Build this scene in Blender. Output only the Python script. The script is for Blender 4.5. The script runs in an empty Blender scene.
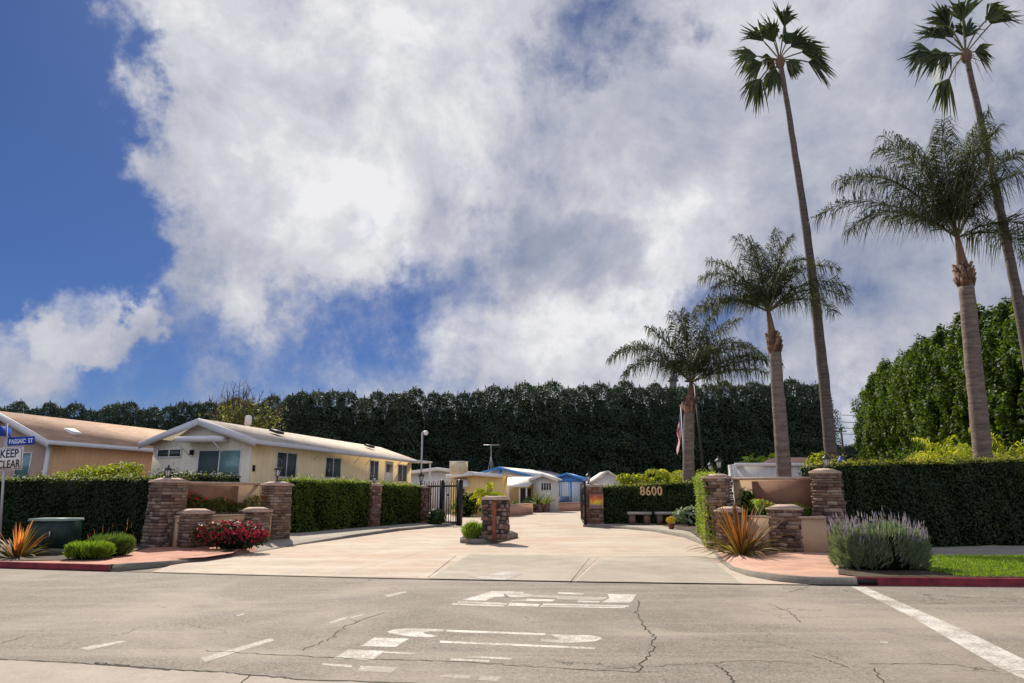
import bpy, math, random
import numpy as np
random.seed(7); RNG = np.random.default_rng(11)
SC = bpy.context.scene; COL = SC.collection
R = math.radians; PI = math.pi

# ------------------------------------------------------------ camera model: used to read real positions off the photograph
PITCH = R(13.25); FPX = 650.0; CAMH = 1.6
def ray(px, py):
    a = px-512; b = 341.5-py
    return (a, -b*math.sin(PITCH)+FPX*math.cos(PITCH), b*math.cos(PITCH)+FPX*math.sin(PITCH))
def G(px, py, z=0.0):
    r = ray(px, py); t = (z-CAMH)/r[2]; return (r[0]*t, r[1]*t)
def Zat(*a):
    py, Y = a[-2:]; r = ray(512, py); return CAMH + r[2]*Y/r[1]
def at(px, py, Y):
    r = ray(px, py); t = Y/r[1]; return (r[0]*t, Y, CAMH+r[2]*t)

BACK_FILL, SKYTINT, SUNE, EXPO = 3.0, (.115,.17,.30), 3.5, .80
# ------------------------------------------------------------ mesh builder
class MB:
    def __init__(s): s.v = []; s.f = []; s.n = 0; s.mi = []
    def add(s, V, F, m=0):
        V = np.asarray(V, dtype=float).reshape(-1, 3); s.v.append(V)
        for f in F: s.f.append([i+s.n for i in f]); s.mi.append(m)
        s.n += len(V); return s
    def box(s, c, d, rz=0, m=0, taper=1.0, rx=0, ry=0):
        x, y, z = d[0]/2, d[1]/2, d[2]/2; t = taper
        V = np.array([(-x,-y,-z),(x,-y,-z),(x,y,-z),(-x,y,-z),(-x*t,-y*t,z),(x*t,-y*t,z),(x*t,y*t,z),(-x*t,y*t,z)])
        if rx: ca, sa = math.cos(rx), math.sin(rx); V = V @ np.array([[1,0,0],[0,ca,sa],[0,-sa,ca]])
        if ry: ca, sa = math.cos(ry), math.sin(ry); V = V @ np.array([[ca,0,-sa],[0,1,0],[sa,0,ca]])
        if rz: ca, sa = math.cos(rz), math.sin(rz); V = V @ np.array([[ca,sa,0],[-sa,ca,0],[0,0,1]])
        return s.add(V+np.array(c), [(0,3,2,1),(4,5,6,7),(0,1,5,4),(1,2,6,5),(2,3,7,6),(3,0,4,7)], m)
    def b2(s, x0, x1, y0, y1, z0, z1, m=0): return s.box(((x0+x1)/2,(y0+y1)/2,(z0+z1)/2), (x1-x0,y1-y0,z1-z0), m=m)
    def prism(s, poly, z0, z1, m=0, top=1.0):
        n = len(poly); P = np.array(poly, float); c = P.mean(0); Q = c+(P-c)*top
        V = [(p[0],p[1],z0) for p in P]+[(p[0],p[1],z1) for p in Q]
        a = 0.5*sum(P[i][0]*P[(i+1)%n][1]-P[(i+1)%n][0]*P[i][1] for i in range(n))
        F = [tuple(range(n))[::-1], tuple(range(n, 2*n))]+[(i,(i+1)%n,(i+1)%n+n,i+n) for i in range(n)]
        if a < 0: F = [f[::-1] for f in F]
        return s.add(V, F, m)
    def xz(s, poly, y0, y1, m=0):                                   # profile in x,z extruded along y
        n = len(poly); V = [(p[0],y0,p[1]) for p in poly]+[(p[0],y1,p[1]) for p in poly]
        a = 0.5*sum(poly[i][0]*poly[(i+1)%n][1]-poly[(i+1)%n][0]*poly[i][1] for i in range(n))
        F = [tuple(range(n)), tuple(range(n, 2*n))[::-1]]+[((i+1)%n,i,i+n,(i+1)%n+n) for i in range(n)]
        if a < 0: F = [f[::-1] for f in F]
        return s.add(V, F, m)
    def tube(s, pts, rad, n=8, cap=True, m=0):
        P = np.array(pts, float); k = len(P); rad = [rad]*k if np.isscalar(rad) else rad
        V = []; 
        for i in range(k):
            t = P[min(i+1,k-1)]-P[max(i-1,0)]; t /= (np.linalg.norm(t)+1e-9)
            a = np.array([1,0,0]) if abs(t[0]) < .8 else np.array([0,1,0])
            u = np.cross(t, a); u /= np.linalg.norm(u); w = np.cross(t, u)
            for j in range(n):
                th = 2*PI*j/n; V.append(P[i]+rad[i]*(math.cos(th)*u+math.sin(th)*w))
        F = [(i*n+j, i*n+(j+1)%n, (i+1)*n+(j+1)%n, (i+1)*n+j) for i in range(k-1) for j in range(n)]
        if cap: F += [tuple(range(n))[::-1], tuple(range((k-1)*n, k*n))]
        return s.add(V, F, m)
    def lathe(s, prof, c=(0,0,0), n=16, m=0):
        return s.tube([(c[0],c[1],c[2]+z) for r, z in prof], [max(r,1e-4) for r, z in prof], n, m=m)
    def sphere(s, c, r, n=10, k=7, m=0, sc=(1,1,1)):
        V = [(c[0]+r*sc[0]*math.sin(PI*i/k)*math.cos(2*PI*j/n), c[1]+r*sc[1]*math.sin(PI*i/k)*math.sin(2*PI*j/n), c[2]+r*sc[2]*math.cos(PI*i/k)) for i in range(k+1) for j in range(n)]
        F = [(i*n+j,(i+1)*n+j,(i+1)*n+(j+1)%n,i*n+(j+1)%n) for i in range(k) for j in range(n)]
        return s.add(V, F, m)
    def quad(s, a, b, c, d, m=0): return s.add([a,b,c,d], [(0,1,2,3)], m)
    def strip(s, pts, w, z=0.004, m=0):                            # flat ribbon on the ground
        P = np.array(pts, float)[:, :2]; k = len(P); V = []
        for i in range(k):
            t = P[min(i+1,k-1)]-P[max(i-1,0)]; t /= np.linalg.norm(t); nn = np.array([-t[1], t[0]])
            ww = w[i] if hasattr(w, '__len__') else w
            V += [(*(P[i]-nn*ww/2), z), (*(P[i]+nn*ww/2), z)]
        return s.add(V, [(2*i,2*i+2,2*i+3,2*i+1) for i in range(k-1)], m)
    def leaves(s, P, N, size, asp=.55, m=0, spread=.8, rng=RNG, droop=0.0):
        P = np.asarray(P, float); n = len(P)
        N = np.asarray(N, float)+rng.normal(0, spread, (n,3)); N /= np.linalg.norm(N,axis=1)[:,None]+1e-9
        A = rng.normal(0, 1, (n,3)); A[:,2] -= droop; A -= (A*N).sum(1)[:,None]*N; A /= np.linalg.norm(A,axis=1)[:,None]+1e-9
        B = np.cross(N, A); L = size*rng.uniform(.6,1.35,n)[:,None]; W = L*asp
        V = np.stack([P-A*L/2, P+B*W/2-A*L*.05, P+A*L/2, P-B*W/2-A*L*.05], 1).reshape(-1,3)
        s.bulk = getattr(s, 'bulk', []); s.bulk.append((V, m)); return s
    def build(s, name, mat, parent=None, smooth=False, off=None):
        mats = mat if isinstance(mat, (list, tuple)) else [mat]
        V = [np.zeros((0,3))]+s.v; lv = []; ls = []; mi = list(s.mi); c = s.n
        for f in s.f: lv.extend(f); ls.append(len(f))
        lv = np.array(lv, dtype=np.int64); ls = np.array(ls, dtype=np.int64); mi = np.array(mi, dtype=np.int64)
        for (B, m) in getattr(s, 'bulk', []):
            V.append(B); k = len(B); lv = np.concatenate([lv, np.arange(k)+c]); ls = np.concatenate([ls, np.full(k//4, 4)])
            mi = np.concatenate([mi, np.full(k//4, m)]); c += k
        V = np.concatenate(V)
        if off is not None: V = V-np.array(off)
        me = bpy.data.meshes.new(name); me.vertices.add(len(V)); me.vertices.foreach_set('co', V.ravel())
        me.loops.add(len(lv)); me.loops.foreach_set('vertex_index', lv)
        st = np.concatenate([[0], np.cumsum(ls)[:-1]]) if len(ls) else ls
        me.polygons.add(len(ls)); me.polygons.foreach_set('loop_start', st)
        try: me.polygons.foreach_set('loop_total', ls)
        except Exception: pass
        me.polygons.foreach_set('material_index', mi)
        for q in mats: me.materials.append(q)
        me.update(calc_edges=True); me.validate()
        if smooth: me.polygons.foreach_set('use_smooth', np.ones(len(ls), bool))
        o = bpy.data.objects.new(name, me); COL.objects.link(o)
        if parent: o.parent = parent
        return o

def tag(o, label, cat, group=None, kind=None):
    o['label'] = label; o['category'] = cat
    if group: o['group'] = group
    if kind: o['kind'] = kind
    return o
def thing(name, label, cat, loc=(0,0,0), rz=0, group=None):
    o = bpy.data.objects.new(name, None); COL.objects.link(o); o.empty_display_size = .2
    o.location = loc; o.rotation_euler = (0,0,rz); return tag(o, label, cat, group)
def struct(name, mb, mat, kind='structure', label=None, cat=None, smooth=False):
    o = mb.build(name, mat, smooth=smooth); o['kind'] = kind
    o['label'] = label or name.replace('_', ' '); o['category'] = cat or name.replace('_', ' ')
    return o
def copy_tree(src, loc, rz, scale=1.0, label=None):
    def rec(o, par):
        c = o.copy(); COL.objects.link(c); c.parent = par
        for ch in [x for x in KIDS.get(o.name, [])]: rec(ch, c)
        return c
    r = rec(src, None); r.location = loc; r.rotation_euler = (0,0,rz)
    r.scale = (scale,)*3 if np.isscalar(scale) else scale
    if label: r['label'] = label
    return r
KIDS = {}
def remember(o):
    KIDS[o.name] = list(o.children)
    for c in o.children: remember(c)
    return o

# ------------------------------------------------------------ materials
def newmat(name):
    m = bpy.data.materials.new(name); m.use_nodes = True; nt = m.node_tree; nt.nodes.clear()
    out = nt.nodes.new('ShaderNodeOutputMaterial'); return m, nt, out
def nd(nt, t, **k):
    n = nt.nodes.new(t)
    for a, b in k.items():
        if a.startswith('i_'): n.inputs[a[2:].replace('_', ' ')].default_value = b
        else: setattr(n, a, b)
    return n
def ramp(nt, stops, fac=None, interp='LINEAR'):
    r = nt.nodes.new('ShaderNodeValToRGB'); e = r.color_ramp.elements; r.color_ramp.interpolation = interp
    while len(e) < len(stops): e.new(.5)
    for i, (p, c) in enumerate(stops):
        e[i].position = p; e[i].color = (*c, 1) if hasattr(c, '__len__') else (c,c,c,1)
    if fac: nt.links.new(fac, r.inputs[0])
    return r
def mix(nt, fac, a, b, mode='MIX'):
    m = nt.nodes.new('ShaderNodeMix'); m.data_type = 'RGBA'; m.blend_type = mode
    for s, v in ((0, fac), (6, a), (7, b)):
        if hasattr(v, 'default_value') or hasattr(v, 'is_output'): nt.links.new(v, m.inputs[s])
        else: m.inputs[s].default_value = (*v, 1) if hasattr(v, '__len__') else v
    return m.outputs[2]
def math_(nt, op, a, b=0.0, clamp=False):
    m = nt.nodes.new('ShaderNodeMath'); m.operation = op; m.use_clamp = clamp
    for s, v in ((0, a), (1, b)):
        if hasattr(v, 'is_output'): nt.links.new(v, m.inputs[s])
        else: m.inputs[s].default_value = v
    return m.outputs[0]
def plain(name, col, rough=.7, var=.12, scale=3.0, bump=.0, metal=0, bscale=40, spec=.3):
    m, nt, out = newmat(name); L = nt.links
    tc = nd(nt, 'ShaderNodeTexCoord'); p = nd(nt, 'ShaderNodeBsdfPrincipled'); p.inputs['Roughness'].default_value = rough
    p.inputs['Metallic'].default_value = metal; p.inputs['Specular IOR Level'].default_value = spec
    n = nd(nt, 'ShaderNodeTexNoise', i_Scale=scale, i_Detail=6.0, i_Roughness=.65); L.new(tc.outputs['Object'], n.inputs['Vector'])
    r = ramp(nt, [(.3, tuple(c*(1-var) for c in col)), (.7, tuple(min(1,c*(1+var)) for c in col))], n.outputs[0])
    L.new(r.outputs[0], p.inputs['Base Color']); L.new(p.outputs[0], out.inputs[0])
    if bump:
        n2 = nd(nt, 'ShaderNodeTexNoise', i_Scale=bscale, i_Detail=4.0); L.new(tc.outputs['Object'], n2.inputs['Vector'])
        b = nd(nt, 'ShaderNodeBump', i_Strength=bump, i_Distance=.02); L.new(n2.outputs[0], b.inputs['Height']); L.new(b.outputs[0], p.inputs['Normal'])
    return m
def leafmat(name, c0, c1, trans=.35, c2=None, rough=.55, nscale=.8):
    """leaf colours vary leaf to leaf and in broad drifts; light passes through the blades"""
    m, nt, out = newmat(name); L = nt.links
    g = nd(nt, 'ShaderNodeNewGeometry'); oi = nd(nt, 'ShaderNodeObjectInfo'); tc = nd(nt, 'ShaderNodeTexCoord')
    n = nd(nt, 'ShaderNodeTexNoise', i_Scale=nscale, i_Detail=4.0); L.new(g.outputs['Position'], n.inputs['Vector'])
    f = math_(nt, 'ADD', math_(nt, 'MULTIPLY', g.outputs['Random Per Island'], .6), math_(nt, 'MULTIPLY', n.outputs[0], .55))
    f = math_(nt, 'ADD', f, math_(nt, 'MULTIPLY', math_(nt, 'SUBTRACT', oi.outputs['Random'], .5), .25))
    st = [(.2, c0), (.8, c1)]+([(.97, c2)] if c2 else [])
    r = ramp(nt, st, f)
    d = nd(nt, 'ShaderNodeBsdfPrincipled'); d.inputs['Roughness'].default_value = rough; d.inputs['Specular IOR Level'].default_value = .25
    L.new(r.outputs[0], d.inputs['Base Color'])
    t = nd(nt, 'ShaderNodeBsdfTranslucent'); tcx = mix(nt, 1.0, r.outputs[0], (1.5,1.55,.6), 'MULTIPLY'); L.new(tcx, t.inputs[0])
    ms = nd(nt, 'ShaderNodeMixShader'); ms.inputs[0].default_value = trans
    L.new(d.outputs[0], ms.inputs[1]); L.new(t.outputs[0], ms.inputs[2]); L.new(ms.outputs[0], out.inputs[0])
    return m
def islandmat(name, stops, rough=.85, bump=.4, bscale=30):
    m, nt, out = newmat(name); L = nt.links
    g = nd(nt, 'ShaderNodeNewGeometry'); tc = nd(nt, 'ShaderNodeTexCoord'); p = nd(nt, 'ShaderNodeBsdfPrincipled'); p.inputs['Roughness'].default_value = rough
    r = ramp(nt, stops, g.outputs['Random Per Island'])
    n = nd(nt, 'ShaderNodeTexNoise', i_Scale=bscale, i_Detail=5.0); L.new(tc.outputs['Object'], n.inputs['Vector'])
    c = mix(nt, .55, r.outputs[0], ramp(nt, [(.3, .25), (.7, 1.0)], n.outputs[0]).outputs[0], 'MULTIPLY')
    L.new(c, p.inputs['Base Color'])
    b = nd(nt, 'ShaderNodeBump', i_Strength=bump, i_Distance=.02); L.new(n.outputs[0], b.inputs['Height']); L.new(b.outputs[0], p.inputs['Normal'])
    L.new(p.outputs[0], out.inputs[0]); return m
def siding(name, col, pitch=.3, axis='x', dark=.7, rough=.6, rz=0):
    m, nt, out = newmat(name); L = nt.links
    tc = nd(nt, 'ShaderNodeTexCoord'); sx = nd(nt, 'ShaderNodeSeparateXYZ'); L.new(tc.outputs['Object'], sx.inputs[0])
    v = math_(nt, 'ADD', sx.outputs[0], sx.outputs[1]) if axis == 'x' else sx.outputs[2]
    fr = math_(nt, 'FRACT', math_(nt, 'MULTIPLY', v, 1/pitch))
    groove = math_(nt, 'LESS_THAN', fr, .1)
    n = nd(nt, 'ShaderNodeTexNoise', i_Scale=1.3, i_Detail=6.0, i_Roughness=.7); L.new(tc.outputs['Object'], n.inputs['Vector'])
    c = ramp(nt, [(.3, tuple(x*.9 for x in col)), (.7, tuple(min(1,x*1.08) for x in col))], n.outputs[0]).outputs[0]
    c = mix(nt, groove, c, tuple(x*dark for x in col))
    p = nd(nt, 'ShaderNodeBsdfPrincipled'); p.inputs['Roughness'].default_value = rough; L.new(c, p.inputs['Base Color']); L.new(p.outputs[0], out.inputs[0])
    b = nd(nt, 'ShaderNodeBump', i_Strength=.5, i_Distance=.01); L.new(math_(nt, 'SUBTRACT', 1.0, groove), b.inputs['Height']); L.new(b.outputs[0], p.inputs['Normal'])
    return m
def ground_mat(name, c0, c1, speck=.3, cracks=0.0, stain=None, stain_amt=.5, bump=.25, patch=.25, streak=None, drip=None):
    m, nt, out = newmat(name); L = nt.links
    g = nd(nt, 'ShaderNodeNewGeometry'); pos = g.outputs['Position']
    def noise(s, d=6.0, r=.6, vec=pos, dist=0.0):
        n = nd(nt, 'ShaderNodeTexNoise', i_Scale=s, i_Detail=d, i_Roughness=r, i_Distortion=dist); L.new(vec, n.inputs['Vector']); return n.outputs[0]
    base = ramp(nt, [(.3, c0), (.7, c1)], noise(patch, 8.0, .62)).outputs[0]
    fine = ramp(nt, [(.35, 1-speck), (.65, 1+speck*.6)], noise(38, 4.0, .85)).outputs[0]
    base = mix(nt, 1.0, base, fine, 'MULTIPLY')
    mid = ramp(nt, [(.3, .86), (.7, 1.1)], noise(1.7, 5.0, .7)).outputs[0]; base = mix(nt, 1.0, base, mid, 'MULTIPLY')
    grit = ramp(nt, [(.36, 1-speck*.55), (.62, 1+speck*.3)], noise(15, 5.0, .9)).outputs[0]; base = mix(nt, 1.0, base, grit, 'MULTIPLY')
    if streak:
        mp = nd(nt, 'ShaderNodeMapping'); mp.inputs['Rotation'].default_value = (0,0,streak[0]); mp.inputs['Scale'].default_value = (.12, 1.6, 1); L.new(pos, mp.inputs[0])
        sf = ramp(nt, [(.5, 0.0), (.68, 1.0)], noise(1.0, 7.0, .62, mp.outputs[0], .4)).outputs[0]
        base = mix(nt, math_(nt, 'MULTIPLY', sf, streak[2]), base, streak[1])
    if stain:
        sf = ramp(nt, [(.48, 0.0), (.64, 1.0)], noise(.33, 7.0, .6, dist=.6)).outputs[0]
        base = mix(nt, math_(nt, 'MULTIPLY', sf, stain_amt), base, stain)
    if drip:
        sf = ramp(nt, [(.62, 0.0), (.72, 1.0)], noise(2.3, 4.0, .6, dist=.8)).outputs[0]
        base = mix(nt, math_(nt, 'MULTIPLY', sf, .35), base, drip)
    hgt = noise(70, 3.0, .7)
    if cracks:
        vor = nd(nt, 'ShaderNodeTexVoronoi', feature='DISTANCE_TO_EDGE', i_Scale=cracks)
        wv = nd(nt, 'ShaderNodeVectorMath', operation='ADD'); nn = nd(nt, 'ShaderNodeTexNoise', i_Scale=1.6, i_Detail=6.0, i_Roughness=.7); L.new(pos, nn.inputs['Vector'])
        sc_ = nd(nt, 'ShaderNodeVectorMath', operation='SCALE'); sc_.inputs['Scale'].default_value = .9; L.new(nn.outputs['Color'], sc_.inputs[0])
        L.new(pos, wv.inputs[0]); L.new(sc_.outputs[0], wv.inputs[1]); L.new(wv.outputs[0], vor.inputs['Vector'])
        line = ramp(nt, [(.0, 1.0), (.009, 0.0)], vor.outputs['Distance']).outputs[0]
        gate = ramp(nt, [(.52, 0.0), (.6, 1.0)], noise(.42, 4.0, .6)).outputs[0]
        base = mix(nt, math_(nt, 'MULTIPLY', line, gate), base, (.045,.04,.035))
    p = nd(nt, 'ShaderNodeBsdfPrincipled'); p.inputs['Roughness'].default_value = .85; p.inputs['Specular IOR Level'].default_value = .2
    L.new(base, p.inputs['Base Color']); L.new(p.outputs[0], out.inputs[0])
    b = nd(nt, 'ShaderNodeBump', i_Strength=bump, i_Distance=.01); L.new(hgt, b.inputs['Height']); L.new(b.outputs[0], p.inputs['Normal'])
    return m
def paver_mat(name, ca, cb, mortar, rz, bw=.2, bh=.1):
    m, nt, out = newmat(name); L = nt.links; g = nd(nt, 'ShaderNodeNewGeometry')
    mp = nd(nt, 'ShaderNodeMapping'); mp.inputs['Rotation'].default_value = (0,0,rz); L.new(g.outputs['Position'], mp.inputs[0])
    b = nd(nt, 'ShaderNodeTexBrick', i_Scale=1.0); b.inputs['Brick Width'].default_value = bw; b.inputs['Row Height'].default_value = bh; b.inputs['Mortar Size'].default_value = .006
    b.inputs['Color1'].default_value = (*ca,1); b.inputs['Color2'].default_value = (*cb,1); b.inputs['Mortar'].default_value = (*mortar,1); L.new(mp.outputs[0], b.inputs['Vector'])
    n = nd(nt, 'ShaderNodeTexNoise', i_Scale=1.5, i_Detail=6.0); L.new(g.outputs['Position'], n.inputs['Vector'])
    c = mix(nt, 1.0, b.outputs[0], ramp(nt, [(.3,.75),(.7,1.15)], n.outputs[0]).outputs[0], 'MULTIPLY')
    p = nd(nt, 'ShaderNodeBsdfPrincipled'); p.inputs['Roughness'].default_value = .85; L.new(c, p.inputs['Base Color']); L.new(p.outputs[0], out.inputs[0]); return m
def paintmat(name, col, wear=.45, under=(.17,.16,.145), pale=.0):
    m, nt, out = newmat(name); L = nt.links; g = nd(nt, 'ShaderNodeNewGeometry')
    def noise(s, d, r):
        n = nd(nt, 'ShaderNodeTexNoise', i_Scale=s, i_Detail=d, i_Roughness=r); L.new(g.outputs['Position'], n.inputs['Vector']); return n.outputs[0]
    f = math_(nt, 'ADD', math_(nt, 'MULTIPLY', noise(28, 5.0, .8), .6), math_(nt, 'MULTIPLY', noise(2.2, 4.0, .6), .4))
    f = ramp(nt, [(wear-.03, 0.0), (wear+.05, 1.0)], f).outputs[0]
    c = mix(nt, f, under, col); p = nd(nt, 'ShaderNodeBsdfPrincipled'); p.inputs['Roughness'].default_value = .75; L.new(c, p.inputs['Base Color']); L.new(p.outputs[0], out.inputs[0]); return m

M = {}
M['asphalt'] = ground_mat('asphalt', (.23,.2,.17), (.31,.272,.23), speck=.5, cracks=.55, stain=(.40,.345,.28), stain_amt=.5, streak=(R(-6),(.38,.33,.27),.5), drip=(.17,.135,.105))
M['concrete'] = ground_mat('driveway_concrete', (.44,.36,.285), (.58,.49,.40), speck=.22, stain=(.47,.30,.205), stain_amt=.5, streak=(R(22),(.62,.56,.47),.6), patch=.5, drip=(.36,.22,.15))
M['apron'] = ground_mat('apron_concrete', (.33,.29,.235), (.44,.39,.315), speck=.15, stain=(.52,.47,.38), stain_amt=.4)
M['gutter'] = ground_mat('cross_gutter_concrete', (.36,.31,.26), (.46,.40,.33), speck=.15, stain=(.28,.24,.2), stain_amt=.4)
M['kerb'] = ground_mat('kerb_concrete', (.20,.175,.145), (.29,.26,.21), speck=.25, stain=(.16,.14,.12), stain_amt=.5, patch=1.2)
M['walk'] = ground_mat('walk_concrete', (.33,.29,.24), (.45,.4,.33), speck=.15, stain=(.26,.22,.18), stain_amt=.5, patch=.6)
M['paver'] = paver_mat('red_paver', (.42,.155,.095), (.52,.235,.15), (.36,.2,.14), R(14))
M['paver2'] = paver_mat('pink_paver', (.50,.27,.185), (.56,.33,.24), (.5,.34,.26), R(30), .3, .15)
M['redkerb'] = plain('red_kerb_paint', (.19,.018,.024), .65, .45, 5)
M['soil'] = ground_mat('soil', (.06,.045,.03), (.12,.09,.06), speck=.5, stain=(.16,.12,.08), stain_amt=.6, patch=2)
M['dirt'] = ground_mat('far_ground', (.2,.16,.11), (.26,.21,.15), speck=.2)
M['crack'] = plain('crack_tar', (.035,.03,.025), .9)
M['white_paint'] = paintmat('road_paint', (.60,.57,.52), .485, (.30,.265,.23))
M['worn_paint'] = paintmat('worn_road_paint', (.52,.49,.45), .52, (.29,.255,.22))
M['stone'] = islandmat('ledge_stone', [(0,(.07,.045,.035)),(.25,(.25,.14,.085)),(.5,(.22,.155,.12)),(.75,(.37,.235,.15)),(1,(.42,.34,.27))])
M['redstone'] = islandmat('red_ledge_stone', [(0,(.12,.06,.045)),(.3,(.28,.12,.08)),(.6,(.22,.14,.12)),(1,(.42,.26,.19))])
M['cobble'] = islandmat('cobble_stone', [(0,(.03,.028,.03)),(.35,(.10,.07,.06)),(.7,(.30,.16,.11)),(1,(.38,.30,.25))])
M['mortar'] = plain('mortar', (.045,.034,.028), .9)
M['cap'] = plain('column_cap', (.50,.36,.27), .8, .2, 8, .3)
M['stucco'] = plain('tan_stucco', (.52,.35,.215), .9, .08, 4, .3, bscale=120)
M['brownpanel'] = plain('brown_panel', (.25,.125,.075), .8, .2, 3, .2)
M['pinkwall'] = plain('pink_block_wall', (.55,.32,.23), .9, .12, 2, .2)
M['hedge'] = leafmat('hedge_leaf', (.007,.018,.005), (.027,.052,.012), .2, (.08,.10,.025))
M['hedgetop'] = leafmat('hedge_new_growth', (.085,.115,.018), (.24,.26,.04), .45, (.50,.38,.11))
M['hedge_lit'] = leafmat('hedge_leaf_sunlit', (.028,.055,.008), (.13,.19,.022), .45, (.30,.33,.06))  # lighter copy of the hedge leaf, with sunlight put into its colour
M['hedge_bright'] = leafmat('hedge_leaf_sun_bright', (.10,.16,.015), (.27,.34,.04), .4, (.40,.42,.10))  # lightest hedge leaf copy; strong sun is painted into the colour
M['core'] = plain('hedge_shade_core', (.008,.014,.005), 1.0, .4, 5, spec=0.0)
M['far_leaf'] = leafmat('far_tree_leaf', (.020,.038,.026), (.048,.076,.042), .18, (.10,.13,.06), nscale=.25)
M['right_leaf'] = leafmat('ficus_leaf', (.016,.036,.006), (.08,.14,.016), .42, (.19,.25,.03), nscale=.45)
M['mound'] = leafmat('shrub_leaf', (.10,.15,.012), (.34,.36,.035), .5, (.70,.55,.10))
M['treeleaf'] = leafmat('thin_tree_leaf', (.05,.075,.018), (.15,.16,.04), .4, (.40,.36,.17))
M['frond'] = leafmat('queen_palm_leaflet', (.018,.028,.013), (.065,.078,.032), .3, (.20,.19,.10))
M['fan'] = leafmat('fan_palm_leaf', (.018,.030,.010), (.06,.085,.025), .2, (.12,.13,.05))
M['fresh_frond'] = leafmat('fresh_palm_leaf', (.16,.22,.015), (.45,.46,.04), .5, (.72,.62,.10))
M['bark'] = None
M['rachis'] = plain('frond_stem', (.12,.12,.05), .6)
M['boot'] = islandmat('palm_boot', [(0,(.07,.035,.02)),(.5,(.20,.105,.06)),(1,(.36,.22,.14))])
M['wood'] = plain('tree_bark', (.09,.065,.045), .9, .3, 6, .4)
M['black'] = plain('black_iron', (.012,.012,.014), .45, .2)
M['darkmetal'] = plain('dark_metal', (.03,.028,.027), .5, .2)
M['steel'] = plain('galvanised_steel', (.42,.43,.45), .45, .1, metal=.5)
M['white'] = plain('white_trim', (.74,.73,.72), .6, .05)
M['lampglass'] = plain('lamp_glass', (.62,.62,.58), .3, .1)
M['curtain'] = plain('curtain', (.45,.62,.60), .9, .1, 6)
M['flower_red'] = leafmat('red_flower', (.30,.008,.02), (.62,.03,.05), .3, (.75,.20,.15))
M['flower_mag'] = leafmat('magenta_foliage', (.06,.012,.02), (.36,.012,.05), .3, (.60,.08,.10))
M['flower_or'] = leafmat('orange_flower', (.6,.10,.02), (.85,.28,.03), .3, (.9,.7,.1))
M['phormium'] = leafmat('flax_blade', (.07,.03,.016), (.30,.115,.04), .4, (.60,.28,.09), nscale=3)
M['flaxlow'] = leafmat('flax_blade_green', (.045,.045,.014), (.17,.14,.032), .35, (.38,.26,.08))
M['orangeflax'] = leafmat('flax_blade_orange', (.30,.09,.03), (.66,.24,.09), .4, (.75,.4,.2))
M['lav_leaf'] = leafmat('lavender_leaf', (.10,.14,.085), (.30,.36,.23), .25, (.42,.46,.32), nscale=4)
M['lav_fl'] = leafmat('lavender_flower', (.17,.13,.27), (.36,.31,.50), .3, (.48,.43,.62))
M['grassy'] = leafmat('grassy_bush', (.07,.13,.015), (.26,.38,.05), .45, (.4,.45,.1), nscale=3)
M['grassy2'] = leafmat('olive_bush', (.04,.08,.018), (.15,.22,.06), .35, (.28,.28,.1), nscale=3)
M['lawn'] = leafmat('lawn_blade', (.09,.16,.012), (.24,.36,.03), .4, nscale=2)
M['blue'] = plain('sign_blue', (.015,.07,.42), .45, .08)
M['signwhite'] = plain('sign_white', (.80,.79,.76), .5, .04)
M['signblack'] = plain('sign_black', (.01,.01,.01), .5)
M['cabgreen'] = plain('cabinet_green', (.009,.028,.02), .45, .2, 3)
M['cabtop'] = plain('cabinet_lid', (.25,.33,.28), .4, .15, 3)
M['orange_num'] = plain('copper_numbers', (.62,.40,.21), .5, .1)
M['benchtop'] = plain('bench_top', (.40,.38,.34), .8, .15, 8)
M['glass'] = None

def bark_mat(name, c0, c1, ring=7.0):
    m, nt, out = newmat(name); L = nt.links; tc = nd(nt, 'ShaderNodeTexCoord')
    mp = nd(nt, 'ShaderNodeMapping'); mp.inputs['Scale'].default_value = (1,1,ring); L.new(tc.outputs['Object'], mp.inputs[0])
    n = nd(nt, 'ShaderNodeTexNoise', i_Scale=1.6, i_Detail=7.0, i_Roughness=.75); L.new(mp.outputs[0], n.inputs['Vector'])
    n2 = nd(nt, 'ShaderNodeTexNoise', i_Scale=9.0, i_Detail=6.0, i_Roughness=.8); L.new(tc.outputs['Object'], n2.inputs['Vector'])
    f = math_(nt, 'ADD', math_(nt, 'MULTIPLY', n.outputs[0], .68), math_(nt, 'MULTIPLY', n2.outputs[0], .32))
    p = nd(nt, 'ShaderNodeBsdfPrincipled'); p.inputs['Roughness'].default_value = .9
    L.new(ramp(nt, [(.38, c0), (.62, c1)], f).outputs[0], p.inputs['Base Color'])
    b = nd(nt, 'ShaderNodeBump', i_Strength=.9, i_Distance=.05); L.new(f, b.inputs['Height']); L.new(b.outputs[0], p.inputs['Normal'])
    L.new(p.outputs[0], out.inputs[0]); return m
M['bark'] = bark_mat('queen_palm_bark', (.095,.068,.052), (.27,.205,.165))
M['barkdark'] = bark_mat('fan_palm_bark', (.06,.047,.038), (.17,.135,.11), 9)
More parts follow.
